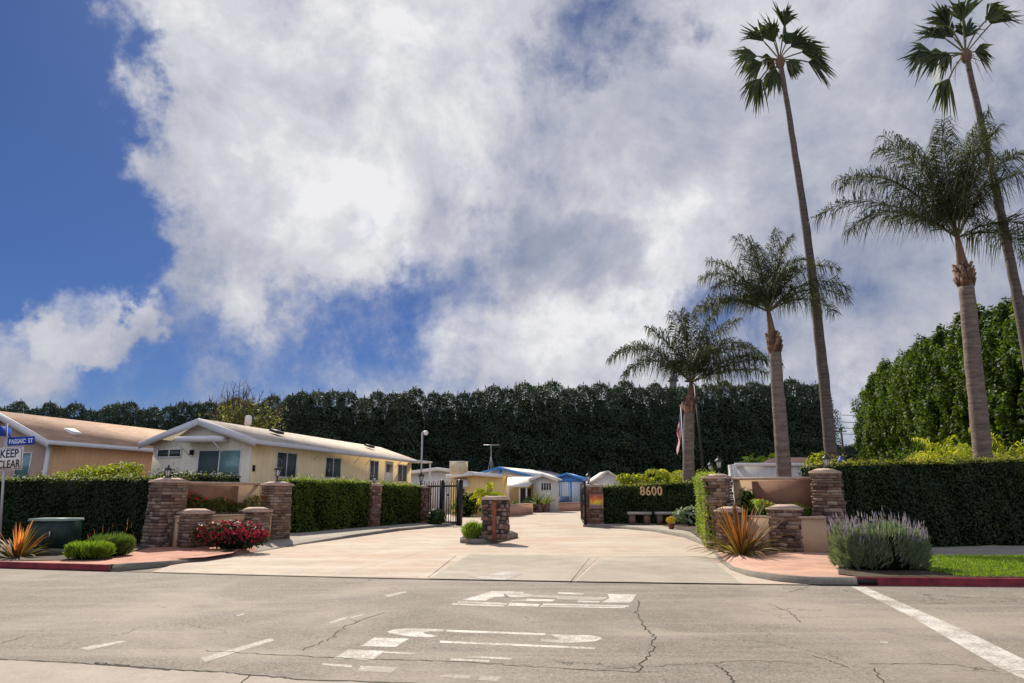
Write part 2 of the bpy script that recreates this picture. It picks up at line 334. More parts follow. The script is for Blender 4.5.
def shingle(name, col, rough=.9):
    m, nt, out = newmat(name); L = nt.links; tc = nd(nt, 'ShaderNodeTexCoord'); sx = nd(nt, 'ShaderNodeSeparateXYZ'); L.new(tc.outputs['Object'], sx.inputs[0])
    cb = nd(nt, 'ShaderNodeCombineXYZ'); L.new(sx.outputs[1], cb.inputs[0]); L.new(sx.outputs[0], cb.inputs[1])
    b = nd(nt, 'ShaderNodeTexBrick', i_Scale=1.0); b.inputs['Brick Width'].default_value = .55; b.inputs['Row Height'].default_value = .2; b.inputs['Mortar Size'].default_value = .014
    b.inputs['Color1'].default_value = (*[x*.88 for x in col],1); b.inputs['Color2'].default_value = (*[min(1,x*1.12) for x in col],1); b.inputs['Mortar'].default_value = (*[x*.6 for x in col],1); L.new(cb.outputs[0], b.inputs['Vector'])
    n = nd(nt, 'ShaderNodeTexNoise', i_Scale=.9, i_Detail=6.0); L.new(tc.outputs['Object'], n.inputs['Vector'])
    c = mix(nt, 1.0, b.outputs[0], ramp(nt, [(.3,.82),(.7,1.1)], n.outputs[0]).outputs[0], 'MULTIPLY'); p = nd(nt, 'ShaderNodeBsdfPrincipled'); p.inputs['Roughness'].default_value = rough
    L.new(c, p.inputs['Base Color']); L.new(p.outputs[0], out.inputs[0]); return m
def glass_mat(name, col=(.03,.045,.05), rough=.05):
    m, nt, out = newmat(name); p = nd(nt, 'ShaderNodeBsdfPrincipled'); p.inputs['Base Color'].default_value = (*col,1)
    p.inputs['Roughness'].default_value = rough; p.inputs['Specular IOR Level'].default_value = .7
    nt.links.new(p.outputs[0], out.inputs[0]); return m
M['glass'] = glass_mat('window_glass'); M['teal'] = glass_mat('curtained_glass', (.16,.30,.31), .15); M['screen'] = plain('insect_screen', (.07,.10,.11), .6)

def text(body, size, mat, name, parent, loc, rot, depth=.004, fit=None):
    cu = bpy.data.curves.new('t', 'FONT'); cu.body = body; cu.size = size; cu.extrude = depth; cu.align_x = 'CENTER'; cu.align_y = 'CENTER'; cu.offset = size*.018
    ob = bpy.data.objects.new('t', cu); COL.objects.link(ob)
    me = bpy.data.meshes.new_from_object(ob.evaluated_get(bpy.context.evaluated_depsgraph_get())); COL.objects.unlink(ob); bpy.data.objects.remove(ob)
    V = np.zeros(len(me.vertices)*3); me.vertices.foreach_get('co', V); V = V.reshape(-1,3)
    if fit:
        w = V[:,0].max()-V[:,0].min(); h = V[:,1].max()-V[:,1].min(); V[:,0] = (V[:,0]-(V[:,0].max()+V[:,0].min())/2)*fit[0]/w; V[:,1] = (V[:,1]-(V[:,1].max()+V[:,1].min())/2)*fit[1]/h
        me.vertices.foreach_set('co', V.ravel())
    me.materials.clear(); me.materials.append(mat); me.name = name
    o = bpy.data.objects.new(name, me); COL.objects.link(o); o.parent = parent; o.location = loc; o.rotation_euler = rot; return o
# ================================================================ ground
RAISE = .13
gr = MB(); gr.quad((-600,-120,-.02),(600,-120,-.02),(600,900,-.02),(-600,900,-.02)); struct('ground', gr, M['dirt'])
# kerb line of the street (far side) follows the photo: slightly bowed
def gut(px): return G(px, 568+ .0320*px-1.35e-5*px*px, 0)
edge = [gut(p) for p in (-260,-120,0,120,240,360,480,600,720,860,1000,1140,1300)]
st = MB(); e0 = [(-60, 19.5)]+edge+[(60, 9.0)]
for i in range(len(e0)-1):
    a, b = e0[i], e0[i+1]; st.quad((a[0],-30,-.004),(b[0],-30,-.004),(b[0],b[1],-.004),(a[0],a[1],-.004))
struct('street', st, M['asphalt'])
cg = MB(); A = [G(-120,656.5),G(0,660),G(100,665),G(220,672.5),G(300,679.5),G(420,684),G(560,689),G(700,700)]
for i in range(len(A)-1): cg.quad((A[i][0],2.0,0.002),(A[i+1][0],2.0,0.002),(A[i+1][0],A[i+1][1],0.002),(A[i][0],A[i][1],0.002))
struct('cross_gutter', cg, M['gutter'])
# driveway: one large concrete sheet from the gutter seam to the inner park road
dv = MB()
dvp = [gut(150), gut(240), gut(360), gut(480), gut(600), gut(720), gut(862), (12.5,15.5), (15,42), (14,60), (18,95), (-6,95), (-10,60), (-12,42), (-9.5,24)]
V = [(p[0],p[1],.004) for p in dvp]; dv.add(V, [tuple(range(len(V)))]); struct('driveway', dv, M['concrete'])
ap = MB(); App = [gut(330), gut(430), gut(575), G(632,556), G(470,553)]
ap.add([(p[0],p[1],.009) for p in [gut(429), gut(573), G(600,556.5), G(470,554)]], [(0,1,2,3)])
ap.add([(p[0],p[1],.009) for p in [gut(576), gut(742), G(706,556), G(603,556.5)]], [(0,1,2,3)]); struct('driveway_apron', ap, M['apron'])
cr = MB()
CZ = [0]
def crack(pts, w, z=-.0008, jit=.022, sub=9):
    P = [G(*p) for p in pts]; Q = []
    for i in range(len(P)-1):
        for k in range(sub):
            t = k/sub; Q.append((P[i][0]*(1-t)+P[i+1][0]*t+random.uniform(-jit,jit), P[i][1]*(1-t)+P[i+1][1]*t+random.uniform(-jit,jit)))
    Q.append(P[-1]); CZ[0] += .00003; cr.strip(Q, [w*random.uniform(.3,.7) for _ in Q], z-.0005+CZ[0])
cr.strip([(p[0],p[1]-.01) for p in edge[2:10]], .05, .013)
crack([(-40,658),(0,659.5),(60,662),(100,665),(160,669),(220,672.5),(260,676),(300,679.5),(420,684)], .05, .0045, .018)
crack([(95,663),(130,666.5),(170,670.5)], .07, .0052, .02)
crack([(589,559),(570,583)], .03, .0115, jit=.004); crack([(250,676),(232,690)], .03, .0048, jit=.004)
crack([(456,556),(428,578)], .02, .0117, jit=.004); crack([(330,577),(420,553)], .015, .0112, jit=.004)
crack([(300,650),(330,640),(345,627),(385,612)], .02, jit=.05)
crack([(640,600),(636,612),(645,628),(655,637),(650,655),(635,672)], .028, jit=.03)
crack([(770,604),(790,612),(800,622)], .02); crack([(715,665),(728,672),(735,683)], .03); crack([(790,592),(810,586)], .018, jit=.02)
crack([(812,655),(835,662),(850,668)], .018); crack([(870,664),(920,663),(960,665),(1000,672)], .018)
crack([(205,650),(270,654),(330,657),(420,660),(500,664),(560,668),(640,672)], .022, jit=.03)
crack([(0,643),(25,636)], .02); crack([(874,668),(884,683)], .022); crack([(600,669),(690,664),(760,660),(812,664)], .012, jit=.04)
struct('cracks', cr, M['crack'])
# painted markings
wp = MB(); wn = MB()
PZ = [0]
def poly(mb, pts, z=-.0030): PZ[0] += 1; z += PZ[0]*.00003+(.0155 if z > .012 else 0)-(.001 if z > .012 else 0)-(z+.003 if z > -.0029 else 0); P = [G(*p) for p in pts]; mb.add([(x,y,z) for x,y in P], [tuple(range(len(P)))])
def r1(x0,x1,dx=0): pass
O1 = lambda x, y: (300+x/5.689, 580+y/5.689)
O2 = lambda x, y: (440+x/4.655, 580+y/4.655)
for pl in ([(495,292),(530,281),(600,274),(700,274),(820,279),(815,290),(740,291),(700,295),(715,305),(790,318),(740,324),(640,320),(560,310),(510,302)],
           [(425,325),(620,332),(545,378),(345,374)], [(280,393),(480,402),(415,452),(190,443)], [(835,281),(1100,291),(1100,300),(835,291)]):
    poly(wp, [O1(*p) for p in pl])
for pl in ([(120,472),(300,482),(290,496),(130,482)], [(345,486),(560,494),(520,525),(330,515)], [(475,404),(660,412),(650,422),(475,414)], [(860,444),(1024,450),(1024,462),(850,456)],
           [(160,240),(265,205),(270,215),(180,248)], [(280,210),(365,190),(370,196),(290,218)], [(480,85),(600,63),(605,70),(500,95)]):
    poly(wn, [O1(*p) for p in pl])
for pl in ([(30,230),(495,247),(490,256),(30,240)], [(515,252),(570,254),(700,255),(745,264),(755,273),(720,284),(640,289),(570,291),(475,285),(470,275),(560,276),(545,268)],
           [(0,281),(725,312),(720,321),(0,291)], [(60,363),(230,371),(228,380),(50,372)]):
    poly(wp, [O2(*p) for p in pl])
for pl in ([(130,352),(335,361),(330,369),(120,360)], [(0,440),(150,440),(130,458),(0,450)], [(190,445),(290,448),(270,470),(180,465)]):
    poly(wn, [O2(*p) for p in pl])
for pl in ([(240,50),(390,54),(385,64),(295,64),(300,76),(250,78),(215,95),(100,93),(160,75)], [(550,55),(670,60),(665,68),(550,63)], [(780,64),(915,66),(900,88),(885,105),(750,103),(790,84)],
           [(450,69),(565,73),(560,82),(440,79)], [(405,86),(535,90),(525,99),(400,97)], [(645,95),(745,98),(740,104),(640,102)], [(85,97),(315,107),(310,114),(80,104)],
           [(325,105),(465,111),(455,123),(315,119)], [(60,107),(300,117),(298,122),(55,114)], [(480,108),(880,117),(875,124),(475,115)], [(470,118),(865,126),(860,131),(465,124)]):
    poly(wp, [O2(*p) for p in pl])
for pl in ([(300,64),(390,62),(450,70),(440,78),(330,80)], [(565,72),(780,80),(750,95),(540,88)], [(335,92),(405,90),(400,97),(330,99)]):
    poly(wn, [O2(*p) for p in pl], .0055)
poly(wn, [(200,658),(270,638),(275,640),(205,662)]); poly(wn, [(78,648),(118,641),(128,641),(88,650)]); poly(wn, [(236,615),(244,613),(244,614.5),(238,616)])
poly(wn, [(880,641.3),(888,641),(888,643),(880,643)])
poly(wp, [(851,586.5),(866,587),(900,602),(960,628),(1030,662),(1050,672),(1050,690),(1000,668),(960,645),(910,616)])
poly(wn, [(470,578),(508,572),(524,574),(504,581)], .0135)
struct('road_markings', wp, M['white_paint']); struct('worn_road_markings', wn, M['worn_paint'])

# raised pavements with kerbs --------------------------------------------------
def kerb_run(name, P, w, z0, z1, mat, label=None):
    mb = MB(); n = len(P); P = [np.array(p[:2], float) for p in P]; zz = z1 if hasattr(z1, '__len__') else [z1]*n
    V = []
    for i in range(n):
        t = P[min(i+1,n-1)]-P[max(i-1,0)]; t /= np.linalg.norm(t); nn = np.array([-t[1], t[0]])   # left of travel = inner side
        a = P[i]; b = P[i]+nn*.02; c = P[i]+nn*w
        V += [(*a,z0),(*b,zz[i]),(*c,zz[i]),(*c,z0)]
    F = [(4*i+j, 4*(i+1)+j, 4*(i+1)+j+1, 4*i+j+1) for i in range(n-1) for j in range(3)]
    F += [(3,2,1,0), (4*n-4,4*n-3,4*n-2,4*n-1)]
    mb.add(V, F); o = struct(name, mb, mat, label=label); return o
Kf = [gut(p) for p in (-260,-120,0,60,110)]
kerb_run('kerb', Kf, .16, -.01, RAISE, M['redkerb'], 'red painted kerb on the left')
Kl = [gut(110), G(128,569.6,0), G(145,568.2,0), G(170,565.4,0), G(198,561.3,0), G(230,557,0), G(262,551.5,0), G(300,545,0), G(350,538,0), G(400,531,0), G(440,527,0), G(458,525,0)]
Zl = [RAISE,RAISE,.12,.10,.06,.02,.02,.05,.10,.12,.12,.12]
kerb_run('kerb', Kl, .16, -.01, Zl, M['kerb'], 'plain kerb sweeping into the driveway on the left')
def offs(P, d):
    P = [np.array(p[:2], float) for p in P]; n = len(P); out_ = []
    for i in range(n):
        t = P[min(i+1,n-1)]-P[max(i-1,0)]; t /= np.linalg.norm(t); out_.append(P[i]+np.array([-t[1],t[0]])*d)
    return out_
def pad(name, pts, z, mat, label=None):
    mb = MB(); mb.add([(p[0],p[1],z) for p in pts], [tuple(range(len(pts)))]); return struct(name, mb, mat, label=label)
def ramp_pad(name, P, Zs, w, rest, zin, mat, label=None):
    """paving that follows the kerb height along its outer edge and is level further in"""
    A = offs(P, .1); B = offs(P, w); mb = MB(); n = len(P)
    V = [(*A[i], Zs[i]-.004) for i in range(n)]+[(*B[i], zin) for i in range(n)]; mb.add(V, [(i,i+1,n+i+1,n+i) for i in range(n-1)])
    if rest: mb.add([(*q, zin-.004) for q in B]+[(q[0],q[1],zin-.004) for q in rest], [tuple(range(n+len(rest)))])
    return struct(name, mb, mat, label=label)
ramp_pad('pavement', Kf[:-1]+Kl[:7], [RAISE]*4+Zl[:7], .28, [(-8.6,24.5), (-9.5,27), (-14,29), (-30,34)], RAISE-.006, M['paver'], 'red paver pavement in front of the left planter')
ramp_pad('sidewalk', Kl[5:], Zl[5:], .32, [(-4.6,47), (-14,46), (-12,31), G(262,541,.12), G(232,551,.12)], RAISE, M['walk'], 'concrete sidewalk beside the left hedge')
pad('planting_bed', [(-60,21), (gut(-120)[0],gut(-120)[1]+.2), (gut(0)[0],gut(0)[1]+.2), G(60,560,RAISE), G(106,560,RAISE), G(135,551,RAISE), G(150,547,RAISE), (-13,30), (-60,50)], RAISE+.004, M['soil'], 'bare soil bed on the left')
pad('pavement', [G(150,560,.11), G(205,557,.11), G(232,553,.11), (-8.6,25), (-14,25)], .108, M['paver'], 'red paver bedding by the left planter')
# right
Kr = [G(583,527,0), G(625,529,0), G(655,532,0), G(685,538,0), G(704,546,0), G(714,554,0), G(720,562,0), G(730,570,0), G(748,576.5,0), G(775,581.5,0), G(812,585,0), gut(858)]
Zr = [.12,.12,.12,.11,.08,.045,.03,.06,.10,.12,RAISE,RAISE]
kerb_run('kerb', Kr, .18, -.01, Zr, M['kerb'], 'kerb curving round the right driveway corner')
Krr = [gut(858), gut(1000), gut(1140), gut(1300), (60,9.0)]
kerb_run('kerb', Krr, .16, -.01, RAISE, M['redkerb'], 'red painted kerb on the right')
ramp_pad('pavement', Kr[4:]+Krr[1:2], Zr[4:]+[RAISE], .3, [(13,12.6), (13,22), (11,30), (7.2,24)], RAISE-.006, M['paver2'], 'pink paver pavement in front of the right planter')
pad('verge', [G(838,574.0,RAISE), (gut(866)[0],gut(866)[1]+.16), (gut(1140)[0],gut(1140)[1]+.16), (60,9.3), (60,17), G(1024,556.5,RAISE), G(925,556.5,RAISE), G(840,556,RAISE)], RAISE+.006, M['soil'], 'lawn soil along the right kerb')
pad('sidewalk', [G(830,556,RAISE), G(1024,556,RAISE), (60,17.4), (60,22), (9.6,19.7)], RAISE+.002, M['walk'], 'narrow sidewalk in front of the right hedge')
ramp_pad('sidewalk', Kr[:5], Zr[:5], .3, [(7.6,24), (9,30), (16,44), (16,48), (4.6,46)], RAISE, M['walk'], 'sidewalk in front of the benches')
pad('planting_bed', [G(655,524,.12), G(690,532,.12), G(706,543,.12), (7.3,25), (12,41)], RAISE+.02, M['soil'], 'soil bed at the foot of the palm')
dr = MB(); c = gut(871); dr.box((c[0]-.05,c[1]+.03,.062), (.34,.07,.09), rz=-.1); o = tag(dr.build('storm_drain_inlet', M['signblack']), 'black storm drain opening in the kerb where the red paint starts', 'drain')
for v in o.data.vertices: pass
# lawn
lw = MB(); n = 26000
xs = RNG.uniform(7.6, 20, n); f = RNG.uniform(0,1,n)
y0 = np.array([np.interp(x, [e[0] for e in edge], [e[1] for e in edge]) for x in xs])+.2; y1 = np.interp(xs, [8,14,20,60], [G(925,557,RAISE)[1], G(1000,557,RAISE)[1], G(1024,557,RAISE)[1]+.0, 17])
P = np.stack([xs, y0+(y1-y0)*f, np.full(n, RAISE+.035)], 1); ok = xs > 8.2
lw.leaves(P[ok], np.tile([0,-1,.6],(ok.sum(),1)), .1, .22, spread=.7)
o = struct('grass', lw, M['lawn'], 'stuff', 'bright green lawn strip behind the red kerb on the right', 'grass')

# ================================================================ stone columns
def stone_column(name, label, loc, w, h, rz, group, mat='stone', cap=True, course=.085, flare=0.0, lamp=None):
    t = thing(name, label, 'column', (loc[0],loc[1],0), rz, group); mb = MB(); core = MB(); z0 = RAISE*.5
    core.box((0,0,(z0+h)/2), (w-.08,w-.08,h-z0)); core.build('core', M['mortar'], t)
    z = z0
    while z < h-.02:
        ch = min(course*random.uniform(.6,1.4), h-z); k = flare*(1-(z/h))
        for side in range(4):
            x = -w/2-k
            while x < w/2+k-.02:
                l = min(random.uniform(.14,.42), w/2+k-x); 
                if w/2+k-x-l < .06: l = w/2+k-x
                d = .10+random.uniform(0,.05); cx = x+l/2; a = side*PI/2
                c = (cx, -w/2-k+.05-d/2+.02, z+ch/2); rx_ = (c[0]*math.cos(a)-c[1]*math.sin(a), c[0]*math.sin(a)+c[1]*math.cos(a), c[2])
                mb.box(rx_, (l-.008, d, ch-.008), rz=a); x += l
        z += ch
    mb.build('stonework', M[mat], t)
    if cap:
        c = MB(); c.prism([(-w/2-.08,-w/2-.08),(w/2+.08,-w/2-.08),(w/2+.08,w/2+.08),(-w/2-.08,w/2+.08)], h, h+.06, top=1.0)
        c.prism([(-w/2-.08,-w/2-.08),(w/2+.08,-w/2-.08),(w/2+.08,w/2+.08),(-w/2-.08,w/2+.08)], h+.06, h+.15, top=.45); c.build('cap', M['cap'], t)
    return t
def lantern(label, loc, s=1.0, group='lanterns on the stone columns'):
    t = thing('lantern', label, 'lantern', loc, random.uniform(0,1), group)
    b = MB(); b.lathe([(.07,0),(.07,.03),(.03,.05),(.022,.16),(.05,.19),(.07,.2)], n=10); b.build('stem', M['darkmetal'], t)
    g = MB(); g.lathe([(.06,.2),(.10,.42)], n=6); g.build('glass', M['lampglass'], t)
    c = MB()
    for i in range(6):
        a = 2*PI*i/6; c.tube([(.065*math.cos(a),.065*math.sin(a),.2),(.107*math.cos(a),.107*math.sin(a),.42)], .009, 4)
    c.lathe([(.15,.42),(.15,.435),(.10,.49),(.045,.53),(.03,.55),(.03,.57),(.012,.61)], n=6); c.build('roof', M['darkmetal'], t); t.scale = (s,)*3
    return t

# ================================================================ hedges
def hedge(name, label, pts, depth, h, mat='hedge', topmat='hedgetop', leaf=.075, dens=700, group='clipped hedges round the entrance', z0=RAISE, side=1, tops=1.0, cat='hedge', topfrac=.75):
    """clipped hedge following a polyline on its street face; depth goes to the left of travel"""
    base = pts[0]; t = thing(name, label, cat, (base[0],base[1],z0), 0, group); P = [np.array(p[:2], float)-np.array(base[:2]) for p in pts]
    core = MB(); lf = MB(); tp = MB()
    h = h if hasattr(h, '__len__') else [h]*len(P)
    for i in range(len(P)-1):
        a, b = P[i], P[i+1]; L = np.linalg.norm(b-a); d = (b-a)/L; nn = np.array([-d[1],d[0]])*side; hh = (h[i]+h[i+1])/2
        q = [a+d*.02+nn*.07, b-d*.02+nn*.07, b-d*.02+nn*(depth-.07), a+d*.02+nn*(depth-.07)]
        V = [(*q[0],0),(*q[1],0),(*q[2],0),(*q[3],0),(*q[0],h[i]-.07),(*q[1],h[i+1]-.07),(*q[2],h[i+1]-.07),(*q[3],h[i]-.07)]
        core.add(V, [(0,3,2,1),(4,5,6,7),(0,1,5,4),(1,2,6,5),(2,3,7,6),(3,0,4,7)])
        def bump(u, v): return .045*np.sin(u*2.3+v*1.7)+.035*np.sin(u*5.1+1.3*v+2)+.03*np.sin(u*.9+v*3.1+1)
        for (A, dirv, LL, nrm) in ((a, d, L, -nn), (a+nn*depth, d, L, nn), (a, nn, depth, -d), (b, nn, depth, d)):
            n = int(LL*hh*dens*(1 if LL == L and nrm is not nn else .8)); u = RNG.uniform(0,LL,n); v = RNG.uniform(0,1,n)**.95
            hz = np.interp(u if LL == L else np.full(n, 0 if A is a else L), [0,L], [h[i],h[i+1]])
            off = RNG.normal(0,.032,n)+bump(u, v*hh)
            X = A[0]+dirv[0]*u+nrm[0]*off; Y = A[1]+dirv[1]*u+nrm[1]*off
            lf.leaves(np.stack([X,Y,v*hz],1), np.tile([nrm[0],nrm[1],.35],(n,1)), leaf, .55, spread=.45)
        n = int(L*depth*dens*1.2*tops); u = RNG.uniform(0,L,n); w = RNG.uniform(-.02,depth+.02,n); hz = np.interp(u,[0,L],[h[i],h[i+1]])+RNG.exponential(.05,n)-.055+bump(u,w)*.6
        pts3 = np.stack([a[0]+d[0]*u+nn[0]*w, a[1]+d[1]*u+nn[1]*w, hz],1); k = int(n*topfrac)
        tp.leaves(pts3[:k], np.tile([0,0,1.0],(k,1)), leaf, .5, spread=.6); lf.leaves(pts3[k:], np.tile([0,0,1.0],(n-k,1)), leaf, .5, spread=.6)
    core.build('shade_core', M['core'], t); lf.build('foliage', M[mat], t); tp.build('new_growth', M[topmat], t)  # the core is a dark solid standing for shade behind the leaves
    return t
def blob_shrub(name, label, loc, rx, ry, h, mats, leaf=.07, n=3500, cat='shrub', group=None, lumps=7, droop=0, asp=.55, extra=None, mode='leaf', zmin=0.0):
    t = thing(name, label, cat, loc, 0, group); core = MB(); lf = MB(); C = [(0,0,h*.45,1.0)]
    for i in range(lumps):
        a = random.uniform(0,2*PI); q = random.uniform(.25,.6); C.append((rx*q*math.cos(a), ry*q*math.sin(a), h*random.uniform(.28,.55), random.uniform(.5,.8)))
    core.sphere((0,0,h*.4), 1, 12, 8, sc=(rx*.6,ry*.6,h*.42)); core.build('stem', M['core'], t, smooth=True)  # dark ball inside the leaves, painted as the shade among them
    for ci, (cx,cy,cz,s) in enumerate(C):
        k = int(n*s*s/len(C)*2); D = RNG.normal(0,1,(k,3)); D /= np.linalg.norm(D,axis=1)[:,None]; rr = 1-np.abs(RNG.normal(0,.12,(k,1)))
        S = np.array([rx*.62*s+rx*.2, ry*.62*s+ry*.2, h*.5*s+.03]); P = D*rr*S+np.array([cx,cy,cz]); P[:,2] = np.maximum(P[:,2], .02+zmin)
        if mode == 'blade':
            D2 = D.copy(); D2[:,2] = np.abs(D2[:,2])+.8; lf.blades = getattr(lf,'blades',None); blades(lf, P*np.array([.75,.75,.75]), D2, leaf, asp)
        else: lf.leaves(P, D+np.array([0,0,.4]), leaf, asp, spread=.6, droop=droop)
    lf.build('foliage', M[mats], t)
    if extra:
        for (nm, mt, cnt, sz, top) in extra:
            fl = MB(); D = RNG.normal(0,1,(cnt,3)); D[:,2] = np.abs(D[:,2])+top; D /= np.linalg.norm(D,axis=1)[:,None]
            P = D*np.array([rx*.95,ry*.95,h*.5])*RNG.uniform(.9,1.06,(cnt,1))+np.array([0,0,h*.5]); fl.leaves(P, D, sz, .8, spread=.5); fl.build(nm, M[mt], t)
    return t
def blades(mb, P, D, L, w):
    """narrow tapering blades leaving P along D"""
    P = np.asarray(P, float); D = np.asarray(D, float)/np.linalg.norm(D,axis=1)[:,None]; n = len(P)
    S = np.cross(D, RNG.normal(0,1,(n,3))); S /= np.linalg.norm(S,axis=1)[:,None]+1e-9; LL = (L*RNG.uniform(.6,1.2,n))[:,None]
    V = np.stack([P-S*w/2, P+S*w/2, P+D*LL+S*w*.12, P+D*LL-S*w*.12],1).reshape(-1,3); mb.bulk = getattr(mb,'bulk',[]); mb.bulk.append((V,0))

# ---- left side
PLL = G(166,547,RAISE); PLR = G(277,540,RAISE); az = math.atan2(PLR[0]-PLL[0], PLR[1]-PLL[1]); rzp = PI/2-az   # planter wall runs from PLL to PLR
dirP = np.array([math.sin(az), math.cos(az)]); nrmP = np.array([math.cos(az), -math.sin(az)])                    # nrmP faces the driveway
colh = 2.0
SCG = 'stone gate columns'
def L2(px, py): return np.array(G(px, py, RAISE))
cL = L2(167,546)-nrmP*.30; cR = L2(278,539)-nrmP*.30
stone_column('stone_column', 'tall stone column at the left end of the left planter, beside the long dark hedge', cL, .68, Zat(167,483,cL[1]), rzp, SCG, flare=.05)
stone_column('stone_column', 'tall stone column at the right end of the left planter, where the driveway hedge starts', cR, .66, Zat(278,486,cR[1]), rzp, SCG, flare=.04)
a1 = L2(196,547)-nrmP*.2; a2 = L2(257,542.5)-nrmP*.2
stone_column('low_stone_column', 'low stone column left of the red shrub in the left planter', a1, .60, Zat(196,514,a1[1]), rzp, 'low stone columns of the planters')
stone_column('low_stone_column', 'low stone column right of the red shrub in the left planter', a2, .58, Zat(257,512,a2[1]), rzp, 'low stone columns of the planters')
def planter(label, pa, pb, back, hfront, hback, panel, rz):
    """pa, pb: ends of the front wall; local x runs along the wall, local y goes back"""
    L = float(np.linalg.norm(np.array(pb)-np.array(pa))); t = thing('planter_wall', label, 'wall', (pa[0],pa[1],0), rz, 'planter walls beside the entrance')
    m = MB(); m.b2(0,L,0,.2,.02,hfront); m.b2(-.1,L+.1,back,back+.22,.02,hback); m.build('wall', M['stucco'], t)
    c = MB(); c.b2(-.02,L+.02,-.04,.25,hfront,hfront+.05); c.b2(-.1,L+.1,back-.05,back+.3,hback,hback+.08); c.build('coping', M['cap'], t)
    p = MB(); p.b2(L*panel[0],L*panel[1],back-.03,back+.01,hfront+.1,hback-.04); p.build('brown_panel', M['brownpanel'], t)
    s = MB(); s.b2(.05,L-.05,.2,back,.1,hfront-.12); s.build('soil', M['soil'], t); return t
pa = L2(180,547.5)-nrmP*.25; pb = L2(268,541)-nrmP*.25
planter('tan stucco planter wall with brown inset panel behind the red shrub on the left', pa, pb, 1.0, .95, 1.92, (.2,.78), rzp)
# ---- right side
rr = R(6); nr = np.array([-math.sin(0), -1.0])
cA = np.array(G(722,548,RAISE))+np.array([.28,.9]); cB = np.array(G(840,551,RAISE))+np.array([0,.35]); rzq = math.atan2(cB[1]-cA[1], cB[0]-cA[0])
dq = np.array([math.cos(rzq), math.sin(rzq)]); nq = np.array([-dq[1], dq[0]])
hR = Zat(722,479,cA[1]); 
stone_column('stone_column', 'tall stone column at the left end of the right planter, beside the bright short hedge', cA, .62, hR, rzq, SCG)
stone_column('stone_column', 'tall stone column at the right end of the right planter, with a lantern and leafy climber', cB, .62, Zat(829,474,cB[1]), rzq, SCG, flare=.07)
b1 = np.array(G(722,550,RAISE))+nq*.1; b2_ = np.array(G(787,551,RAISE))+nq*.35
stone_column('low_stone_column', 'low stone column behind the bronze flax in the right planter', b1+dq*.2+nq*.3, .56, Zat(722,512,b1[1]+.3), rzq, 'low stone columns of the planters')
stone_column('low_stone_column', 'low stone column at the middle of the right planter front', b2_, .72, Zat(787,510,b2_[1]), rzq, 'low stone columns of the planters')
pa = np.array(G(728,550,RAISE))+nq*.5; pb = np.array(G(822,551,RAISE))+nq*.5
planter('tan stucco planter wall with brown inset panel behind the orange flowers on the right', pa, pb, 1.15, .98, Zat(770,480,pb[1]+1.1), (.18,.97), rzq)

# lanterns
def lan(px, py0, Y, label, s=1.0):
    x, y, z = at(px, py0, Y); lantern(label, (x,y,z), s)
lan(167,482,cL[1], 'lantern on the left end column of the left planter', .85)
lan(277,482,cR[1]+.1, 'lantern on the right end column of the left planter', 1.0)
lan(827.5,472,cB[1]-.1, 'lantern on the right end column of the right planter', .85)
lan(719.5,474,cA[1]+1.6, 'larger lantern behind the left end column of the right planter', .95)
lan(711,475,cA[1]+8, 'smaller half hidden lantern behind the bright short hedge', .95)

# hedges left
hl = [(-30,24.6), (-22,23.5), (-16,22.4), tuple(L2(150,545)+np.array([0,.35]))]
hedge('hedge', 'long dark clipped hedge on the far left behind the street sign', hl, 1.4, Zat(60,479,22.3)-RAISE, dens=620, leaf=.08)
q0 = L2(186,545)-nrmP*1.55; q1 = L2(262,540)-nrmP*1.55
hedge('hedge', 'hedge showing above the brown panel of the left planter', [tuple(q0), tuple(q1)], .9, Zat(225,476,q1[1])-RAISE, dens=600, topfrac=.2)
h0 = L2(293,533); h1 = L2(371,526.5); h2 = L2(380,526); h3 = L2(423,522.5)
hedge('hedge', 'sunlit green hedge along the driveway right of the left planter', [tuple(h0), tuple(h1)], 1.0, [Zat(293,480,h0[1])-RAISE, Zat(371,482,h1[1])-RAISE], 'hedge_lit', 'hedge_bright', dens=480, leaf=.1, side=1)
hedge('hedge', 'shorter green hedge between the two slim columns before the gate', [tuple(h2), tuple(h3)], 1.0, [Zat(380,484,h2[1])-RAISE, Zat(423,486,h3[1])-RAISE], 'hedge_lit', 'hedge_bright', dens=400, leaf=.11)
dh = np.array(h1)-np.array(h0); azh = math.atan2(dh[1], dh[0])
c3 = L2(375.5,526.5); c4 = L2(427,522.5); nh = np.array([math.sin(azh), -math.cos(azh)])
stone_column('stone_column', 'slim red stone column between the two driveway hedges', c3-nh*.2, .50, Zat(375,486,c3[1]), azh, SCG, 'redstone', cap=True, course=.12)
stone_column('stone_column', 'slim red stone column where the left iron gate is hung', c4-nh*.2, .48, Zat(427,488,c4[1]), azh, SCG, 'redstone', cap=True, course=.12)
lan(374,486,c3[1]+.1, 'small lantern on the slim column between the driveway hedges', .95)
